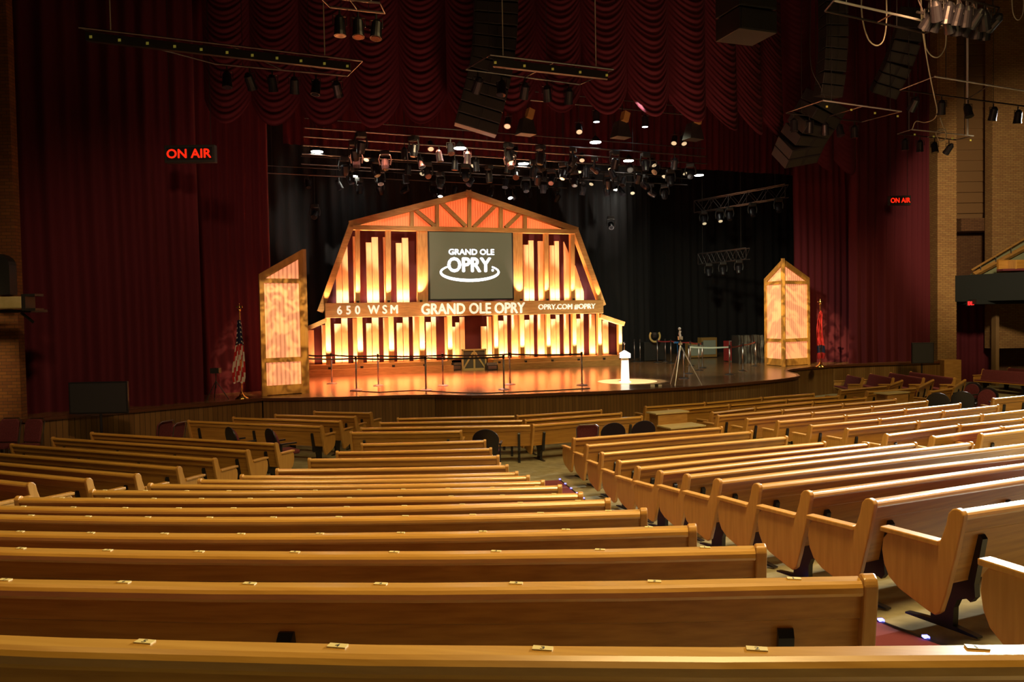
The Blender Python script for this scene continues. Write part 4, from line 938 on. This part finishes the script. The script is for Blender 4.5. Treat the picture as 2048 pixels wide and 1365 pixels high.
for k, (d, pz) in enumerate(((30.4, HZ), (28.2, HZ), (26.5, HZ), (25.2, HZ), (24.0, HZ), (22.9, HZ), (22.5, HZ+1.3))):
    x = -.29*d; a = Vector((x+(.7 if k else -.5), d+(.2 if k else -.4), pz))
    L_ = (12.8, 16.5, 14.2, 14.4, 14.8, 14, 13)[k]; b = a+Vector((math.cos(pd_)*L_, math.sin(pd_)*L_, 0)); PIPES.append((a, b))
    r = thing('lighting_pipe', 'long lighting pipe above the stage, %s counting from the barn' % ORD[k], 'pipe', a, pd_, 'lighting pipes')
    mb = MB(); mb.tube([(0, 0, 0), (L_, 0, 0)], .022, 8); obj('tube', mb, 'steel_dark', r)
    mb = MB(); mb.tube([(0, 0, .28), (L_, 0, .28)], .016, 6); obj('cable_tray', mb, 'dgrey', r)
    for i in range(6):
        mb = MB(); mb.tube([(.3+i*(L_-.6)/5, 0, 0), (.3+i*(L_-.6)/5, 0, 17.97-pz)], .008, 5); obj('cable', mb, 'dgrey', r)
PRO = {}
CNT = {}
def hang(kind, lens, px, py, pipe, label, tilt=0, pan=0, group='stage lights over the stage', drop=None, pt=None):
    key = (kind, lens)
    if pt is None:
        a, b = PIPES[pipe]; t = (b-a).normalized(); n_ = Vector((-t.y, t.x, 0)); p = PP(px, py, a, n_)
    else: p = pt
    dz = {'mover': .62, 'par': .50, 'scoop': .33}[kind]
    if key not in PRO: o = PRO[key] = fixture(kind, lens)
    else: o = dup(PRO[key])
    o.location = (p.x, p.y, p.z+dz); o.rotation_euler = (0, 0, pan); o['label'] = label; o['category'] = 'stage light'; o['group'] = group
    for c in o.children:
        if c.name.startswith('head'): c.rotation_euler = (tilt, 0, 0)
    zp = PIPES[pipe][0].z
    if pt is None and zp-(p.z+dz) > .06:
        mb = MB(); mb.tube([(0, 0, 0), (0, 0, zp-p.z-dz)], .012, 6); obj('hanger', mb, 'dgrey', o)
    return o
for i, (px, py, pp, k, ln) in enumerate([(634, 308, 2, 'scoop', 'lit_lens'), (705, 357, 0, 'scoop', 'lit_lens'), (920, 301, 4, 'scoop', 'lit_lens'), (1047, 332, 2, 'scoop', 'lit_lens'), (1191, 289, 4, 'scoop', 'lit_lens'), (1257, 326, 2, 'scoop', 'lit_lens'), (1236, 384, 0, 'scoop', 'lit_lens'), (1398, 355, 1, 'scoop', 'lit_lens'),
                                          (1193, 248, 6, 'par', 'blue_lens'), (1290, 258, 6, 'par', 'blue_lens')]):
    hang(k, ln, px, py-4, pp, 'brightly lit white work light over the stage, %s from the left' % ORD[i] if k == 'scoop' else 'bluish white lit stage light just under the valance, %s one' % ['left', 'right'][i-8], group='lit work lights')
for i, (px, py, pp) in enumerate([(735, 325, 1), (847, 353, 0), (861, 304, 3), (950, 337, 1), (988, 258, 6), (1016, 259, 6), (1030, 316, 3), (1158, 270, 6), (1161, 348, 1), (1164, 326, 2), (1185, 373, 0), (1223, 344, 1), (1265, 391, 0), (1305, 336, 2), (1330, 358, 1), (1349, 292, 4), (1366, 293, 4), (1366, 352, 1)]):
    hang('par', 'cream_lens', px, py-2, pp, 'unlit stage light showing a round cream lens, %s from the left' % ORD[i], tilt=math.radians(-35), pan=random.uniform(-.7, .7), group='stage lights with cream lenses')
rnd = random.Random(5)
for k in range(6):
    a, b = PIPES[k]; n_ = (11, 13, 13, 12, 11, 9)[k]
    for i in range(n_):
        t = (i+.5+rnd.uniform(-.3, .3))/n_; p = a.lerp(b, .08+.9*t); kd = rnd.choice(['mover', 'mover', 'par'])
        hang(kd, 'glass_dark', 0, 0, k, 'dark stage light on the %s pipe from the barn, %s from the left' % (ORD[k], ORD[i]), tilt=rnd.uniform(-1, .6), pan=rnd.uniform(-1.5, 1.5), pt=Vector((p.x, p.y, p.z-{'mover': .62, 'par': .50}[kd]-.02)))
# the two lit movers over the barn, two lower hanging movers
hang('mover', 'lit_lens', 881, 394, 0, 'lit moving light just above the left roof slope of the barn', tilt=-.3, group='lit work lights')
hang('mover', 'lit_lens', 1018, 398, 0, 'lit moving light just above the right roof slope of the barn', tilt=-.5, pan=.6, group='lit work lights')
for px, py, s_ in ((630, 440, 'left'), (1222, 460, 'right')):
    hang('mover', 'glass_dark', px, py, 0, 'chrome-rimmed moving light hanging low, %s of the barn roof' % s_, tilt=-.9, group='low hanging moving lights')

# trusses at the right back
def truss(lab, a, b, h_, group='trusses', n=10, depth=.3, hang_z=17.97):
    a = Vector(a); b = Vector(b); r = thing('lighting_truss', lab, 'truss', a, 0, group); d = b-a; nn = Vector((-d.y, d.x, 0)).normalized()*depth
    def rl(p): return Vector(p)
    for o in (Vector((0, 0, 0)), nn, Vector((0, 0, -h_)), nn-Vector((0, 0, h_))):
        mb = MB(); mb.tube([o, d+o], .025, 6); obj('chord', mb, 'steel_dark', r)
    for i in range(n):
        p0 = d*(i/n); p1 = d*((i+1)/n)
        if i % 2: p0, p1 = p1, p0
        mb = MB(); mb.tube([p0, p1-Vector((0, 0, h_))], .012, 5); mb.tube([p0+nn, p1+nn-Vector((0, 0, h_))], .012, 5); mb.tube([p0, p0-Vector((0, 0, h_))], .012, 5); obj('lacing', mb, 'steel_dark', r)
    for t in (.1, .9):
        mb = MB(); p = d*t; mb.tube([p, (p.x, p.y, hang_z-a.z)], .01, 5); obj('cable', mb, 'dgrey', r)
    return r
a, b = PD(1388, 402, 37), PD(1570, 368, 33.5); truss('long dark truss high in the right back of the stage', a, b, .55)
for i, (px, py) in enumerate([(1408, 448), (1440, 444), (1459, 428), (1505, 420), (1557, 412)]):
    t = (px-1388)/182; p = a.lerp(b, t); q_ = PD(px, py, p.y); 
    hang('mover', 'cream_lens' if i < 2 else 'glass_dark', 0, 0, 0, 'moving light under the high right truss, %s from the left' % ORD[i], tilt=-.5, pt=Vector((q_.x, q_.y, p.z-.55-.62)), group='lights on the high right truss')
a, b = PD(1396, 508, 37), PD(1492, 496, 35); truss('short dark truss low in the right back of the stage', a, b, .5)
for i, px in enumerate((1418, 1447, 1478)):
    t = (px-1396)/96; p = a.lerp(b, t)
    hang('mover', 'glass_dark', 0, 0, 0, 'moving light under the low right truss, %s from the left' % ORD[i], tilt=-.3, pt=Vector((p.x, p.y, p.z-.5-.62)), group='lights on the low right truss')

# ladder frames hanging in front of the curtains
def frame(lab, r1, r2, m1='steel_dark', beam=.036, fix=6, names='', seed=1, tags_=0, bright='steel_dark', long_plate=True):
    a, b = PZ(*r1[0], 9.2), PZ(*r1[1], 9.2); c, d = PZ(*r2[0], 9.2), PZ(*r2[1], 9.2)
    r = thing('light_rig', lab, 'lighting frame', a, 0, 'hanging lighting frames')
    def l(p): return Vector(p)-a
    mb = MB(); mb.tube([l(a), l(b)], beam*.6, 6); obj('front_rail', mb, bright, r)
    mb = MB(); mb.tube([l(c), l(d)], beam*.6, 6); obj('rear_rail', mb, m1, r)
    for t in (0.0, .5, 1.0):
        mb = MB(); mb.tube([l(a.lerp(b, t)), l(c.lerp(d, t))], beam*.5, 6); obj('crossbar', mb, m1, r)
    if long_plate:
        dn = Vector((0, 0, -.16)); p0, p1 = l(a.lerp(b, .02))+dn, l(a.lerp(b, .95))+dn; mb = MB(); mb.prism([p0-dn*.6, p1-dn*.6, p1-dn*.6+Vector((0, .12, 0)), p0-dn*.6+Vector((0, .12, 0))], [p0+dn*.5, p1+dn*.5, p1+dn*.5+Vector((0, .12, 0)), p0+dn*.5+Vector((0, .12, 0))]); obj('wireway', mb, 'dgrey', r)
    for t in (.1, .85):
        p = l(a.lerp(b, t)); mb = MB(); mb.tube([p, (p.x, p.y, 17.97-9.2)], .012, 5); obj('cable', mb, 'cable' if bright == 'steel_dark' else 'steel', r)
    for t in (.2, .7):
        p = l(c.lerp(d, t)); mb = MB(); mb.tube([p, (p.x, p.y, 17.97-9.2)], .008, 5); obj('cable', mb, 'dgrey', r)
    for i in range(tags_):
        p = l(a.lerp(b, .04+.9*i/max(1, tags_-1)))+Vector((0, -.04, -.17)); mb = MB(); mb.box(p, (.055, .01, .055)); obj('number_tag', mb, 'yellow', r)
    rn = random.Random(seed)
    for i in range(fix):
        t = (i+.5)/fix; p = c.lerp(d, t)
        hang('par', 'glass_dark', 0, 0, 0, names % ORD[i], tilt=rn.uniform(-.3, .9), pan=rn.uniform(-.5, .5), pt=p-Vector((0, 0, .53)), group='lights on hanging frames')
frame('long lighting frame hanging before the left curtain', ((157, 55), (725, 122)), ((430, 128), (695, 152)), fix=6, names='dark spotlight under the long left lighting frame, %s from the left', tags_=11)
frame('lighting frame hanging at centre before the swagged valance', ((980, 110), (1227, 139)), ((931, 139), (1159, 169)), fix=5, names='dark spotlight under the centre lighting frame, %s from the left', tags_=5, seed=2)
frame('lighting frame hanging before the big curved speaker at right', ((1646, 201), (1803, 223)), ((1572, 226), (1723, 244)), fix=5, names='dark spotlight under the right lighting frame, %s from the left', bright='bright_tube', seed=3, long_plate=False, tags_=4)
frame('lighting frame hanging before the louvred panel, lowest at right', ((1823, 259), (1947, 272)), ((1795, 268), (1912, 280)), fix=4, names='dark spotlight on the lowest right frame, %s from the left', bright='bright_tube', seed=4, long_plate=False, tags_=4)
frame('lighting frame reaching out of view at the right edge', ((1869, 153), (2080, 187)), ((1800, 180), (2060, 214)), fix=5, names='dark spotlight on the right edge frame, %s from the left', bright='bright_tube', seed=6, long_plate=False)
frame('lighting frame crossing the top right corner', ((1668, 1), (1893, 52)), ((1650, 22), (1850, 66)), fix=0, bright='bright_tube', seed=7, long_plate=False)
frame('lighting frame at the top edge left of the centre speakers', ((640, -6), (760, 6)), ((660, 14), (770, 26)), fix=3, names='dark spotlight at the top edge left of the centre speaker column, %s one', seed=8, long_plate=False)
tr = truss('short truss in the top right corner carrying a cluster of bright-rimmed lights', PD(1862, -18, 15.5), PD(1998, 16, 16.5), .3)
rn = random.Random(9)
M['shiny'] = mat('shiny_can', (.55, .53, .6), .18, 1)
pa, pb = PD(1862, -2, 15.5), PD(1998, 26, 16.5)
i = 0
for row in range(2):
    for k in range(7):
        p = pa.lerp(pb, (k+.5)/7)+Vector((rn.uniform(-.03, .03), .3*row, -.06*row))
        o = hang('par', 'glass_dark', 0, 0, 0, 'shiny rimmed light in the top right cluster, %s row, %s from the left' % (['front', 'rear'][row], ORD[k]), tilt=rn.uniform(.4, 1.2), pan=rn.uniform(-.9, .9), pt=p-Vector((0, 0, .40)), group='lights in the top right cluster')
def cab(lab, pts, d, r=.015, m='cable'):
    P = [PD(x, y, d if not isinstance(d, tuple) else d[0]+(d[1]-d[0])*i/(len(pts)-1)) for i, (x, y) in enumerate(pts)]
    # smooth through points
    out = []
    for i in range(len(P)-1):
        p0, p1, p2, p3 = P[max(i-1, 0)], P[i], P[i+1], P[min(i+2, len(P)-1)]
        for k in range(6):
            t = k/6; out.append(.5*((2*p1)+(p2-p0)*t+(2*p0-5*p1+4*p2-p3)*t*t+(3*p1-p0-3*p2+p3)*t**3))
    out.append(P[-1]); mb = MB(); mb.tube(out, r, 7); tag(obj('hanging_cable', mb, m, smooth=True), lab, 'cable', 'hanging cables')
cab('thick cream cable looping under the top right frame', [(1723, -30), (1724, 30), (1735, 75), (1752, 91), (1767, 80), (1773, 40), (1772, -30)], 17)
cab('long cream cable hanging in an S down to the lowest right frame', [(1842, -20), (1844, 50), (1856, 130), (1868, 190), (1874, 222), (1868, 238), (1850, 245), (1832, 243), (1825, 258)], (18, 26))
cab('thin cream cable loop beside the brick pillar', [(1846, 30), (1852, 95), (1873, 115), (1890, 95), (1893, 52)], 18.5, .014)
cab('coiled cream cable on the lowest right frame', [(1880, 235), (1886, 252), (1892, 262), (1882, 258), (1872, 266), (1880, 282), (1892, 276), (1890, 262), (1880, 262)], 26.3, .018)
cab('cable loop at the top right edge over the brick wall', [(2023, -20), (2026, 25), (2036, 40), (2046, 25), (2048, -20)], 22, .014)
cab('thin dark cable hanging left of the right speaker column', [(1622, -20), (1620, 90), (1624, 140), (1640, 172), (1650, 195)], 22, .010, 'dgrey')
vp = MB(); a = PD(1935, -10, 26.8); b = PD(1935, 272, 26.8); vp.tube([a, b], .035, 8); tag(obj('drop_pipe', vp, 'bright_tube'), 'bright vertical pipe holding the lowest right frame', 'pipe')
vp = MB(); a = PD(1817, 130, 25.8); b = PD(1818, 262, 25.8); a.z = 17.97; vp.tube([a, b], .015, 8); tag(obj('drop_pipe', vp, 'steel'), 'thin vertical pipe before the right curtain', 'pipe')

# ------------------------------------------------------------------ line arrays
def array(lab, pts, d, wd, dep, n, m='dgrey', yaw=0, front=1):
    P = [PD(x, y, dd) for (x, y), dd in zip(pts, d)]; r = thing('line_array', lab, 'speaker', P[0], 0, 'hanging speaker columns')
    seg = [(b-a).length for a, b in zip(P, P[1:])]; T = sum(seg)
    def at(s):
        for i, l in enumerate(seg):
            if s <= l+1e-6: return P[i].lerp(P[i+1], s/l)
            s -= l
        return P[-1]
    X = Vector((math.cos(yaw), math.sin(yaw), 0))
    for i in range(n):
        c0, c1 = at(T*i/n), at(T*(i+1)/n); c = (c0+c1)/2; t = (c1-c0).normalized(); Z = -t; Y = Z.cross(X).normalized(); X2 = Y.cross(Z).normalized()
        R = Matrix((X2, Y, Z)).transposed(); h_ = (c1-c0).length*.93
        mb = MB(); mb.box(c-P[0], (wd, dep, h_), R); bx_ = obj('speaker_box', mb, m, r, bevel=.015)
        mb = MB(); 
        for s in (-1, 1): mb.box(c-P[0]+R @ Vector((s*wd*.25, -dep/2-.006, 0)), (wd*.40, .015, h_*.82), R)
        obj('grille', mb, 'speaker_grille', bx_)
    for s in (-1, 1):
        mb = MB(); p = X*s*wd*.4; mb.tube([p, (p.x, p.y, 17.97-P[0].z)], .012, 5); obj('cable', mb, 'dgrey', r)
    return r
M['speaker_grille'] = mat('speaker_grille', (.018, .018, .015), .55)
array('tall grey curved column of speakers hanging at top centre', [(992, -60), (992, 0), (990, 60), (985, 120), (972, 180), (950, 262)], (20.1, 20.1, 20.1, 20.1, 20.15, 20.2), 1.1, .55, 14, 'dgrey', .1)
array('tall column of speakers hanging before the right curtain, upper straight part facing us', [(1665, -60), (1666, 0), (1667, 80), (1662, 150), (1655, 195)], (23.2, 23.2, 23.2, 23.2, 23.3), .68, .5, 11, 'dgrey', .1)
array('big dark curved lower speakers at right, overlapping the valance', [(1655, 196), (1632, 235), (1606, 275), (1588, 318)], (24.4, 24.6, 25, 25.6), 1.25, .8, 6, 'black', .5)
array('dark column of speakers leaning before the right curtain, right of the bright frame', [(1825, 20), (1815, 75), (1795, 130), (1765, 190)], (26, 26, 26.3, 26.8), .85, .5, 8, 'black', -.2)
sb = thing('hanging_subwoofer', 'pair of stacked dark speaker cabinets hanging at the top right of centre', 'speaker', PD(1492, 78, 18), .35)
for k in range(3):
    mb = MB(); mb.box((0, 0, .27+k*.52), (1.0, .9, .48)); c_ = obj('cabinet', mb, 'dgrey', sb, bevel=.015); mb = MB(); mb.box((0, -.455, .27+k*.52), (.92, .02, .42)); obj('grille', mb, 'speaker_grille', c_)
for s in (-1, 1): mb = MB(); mb.tube([(s*.4, 0, 1.5), (s*.4, 0, 17.97-sb.location.z)], .012, 5); obj('cable', mb, 'dgrey', sb)
for i, (px, py) in enumerate([(1050, 262), (1240, 268), (1385, 272)]):
    r = thing('stage_speaker', 'grey speaker with orange-lit side over the stage under the swags, %s from the left' % ORD[i], 'speaker', PD(px, py+8, 24), .5, 'small hanging speakers')
    mb = MB(); mb.prism([(-.25, -.2, 0), (.3, -.2, 0), (.25, -.1, .45), (-.1, -.1, .5)], [(-.25, .2, 0), (.3, .2, 0), (.25, .15, .45), (-.1, .15, .5)]); mb.f = [f[::-1] for f in mb.f]; obj('cabinet', mb, 'dgrey', r, bevel=.01)
    mb = MB(); mb.box((.12, -.1, .62), (.2, .2, .3), Matrix.Rotation(.3, 3, 'Y')); obj('bracket_box', mb, 'tolex', r)
    mb = MB(); mb.tube([(0.1, 0, .5), (0.1, 0, 17.97-r.location.z)], .015, 5); obj('hanger', mb, 'dgrey', r)
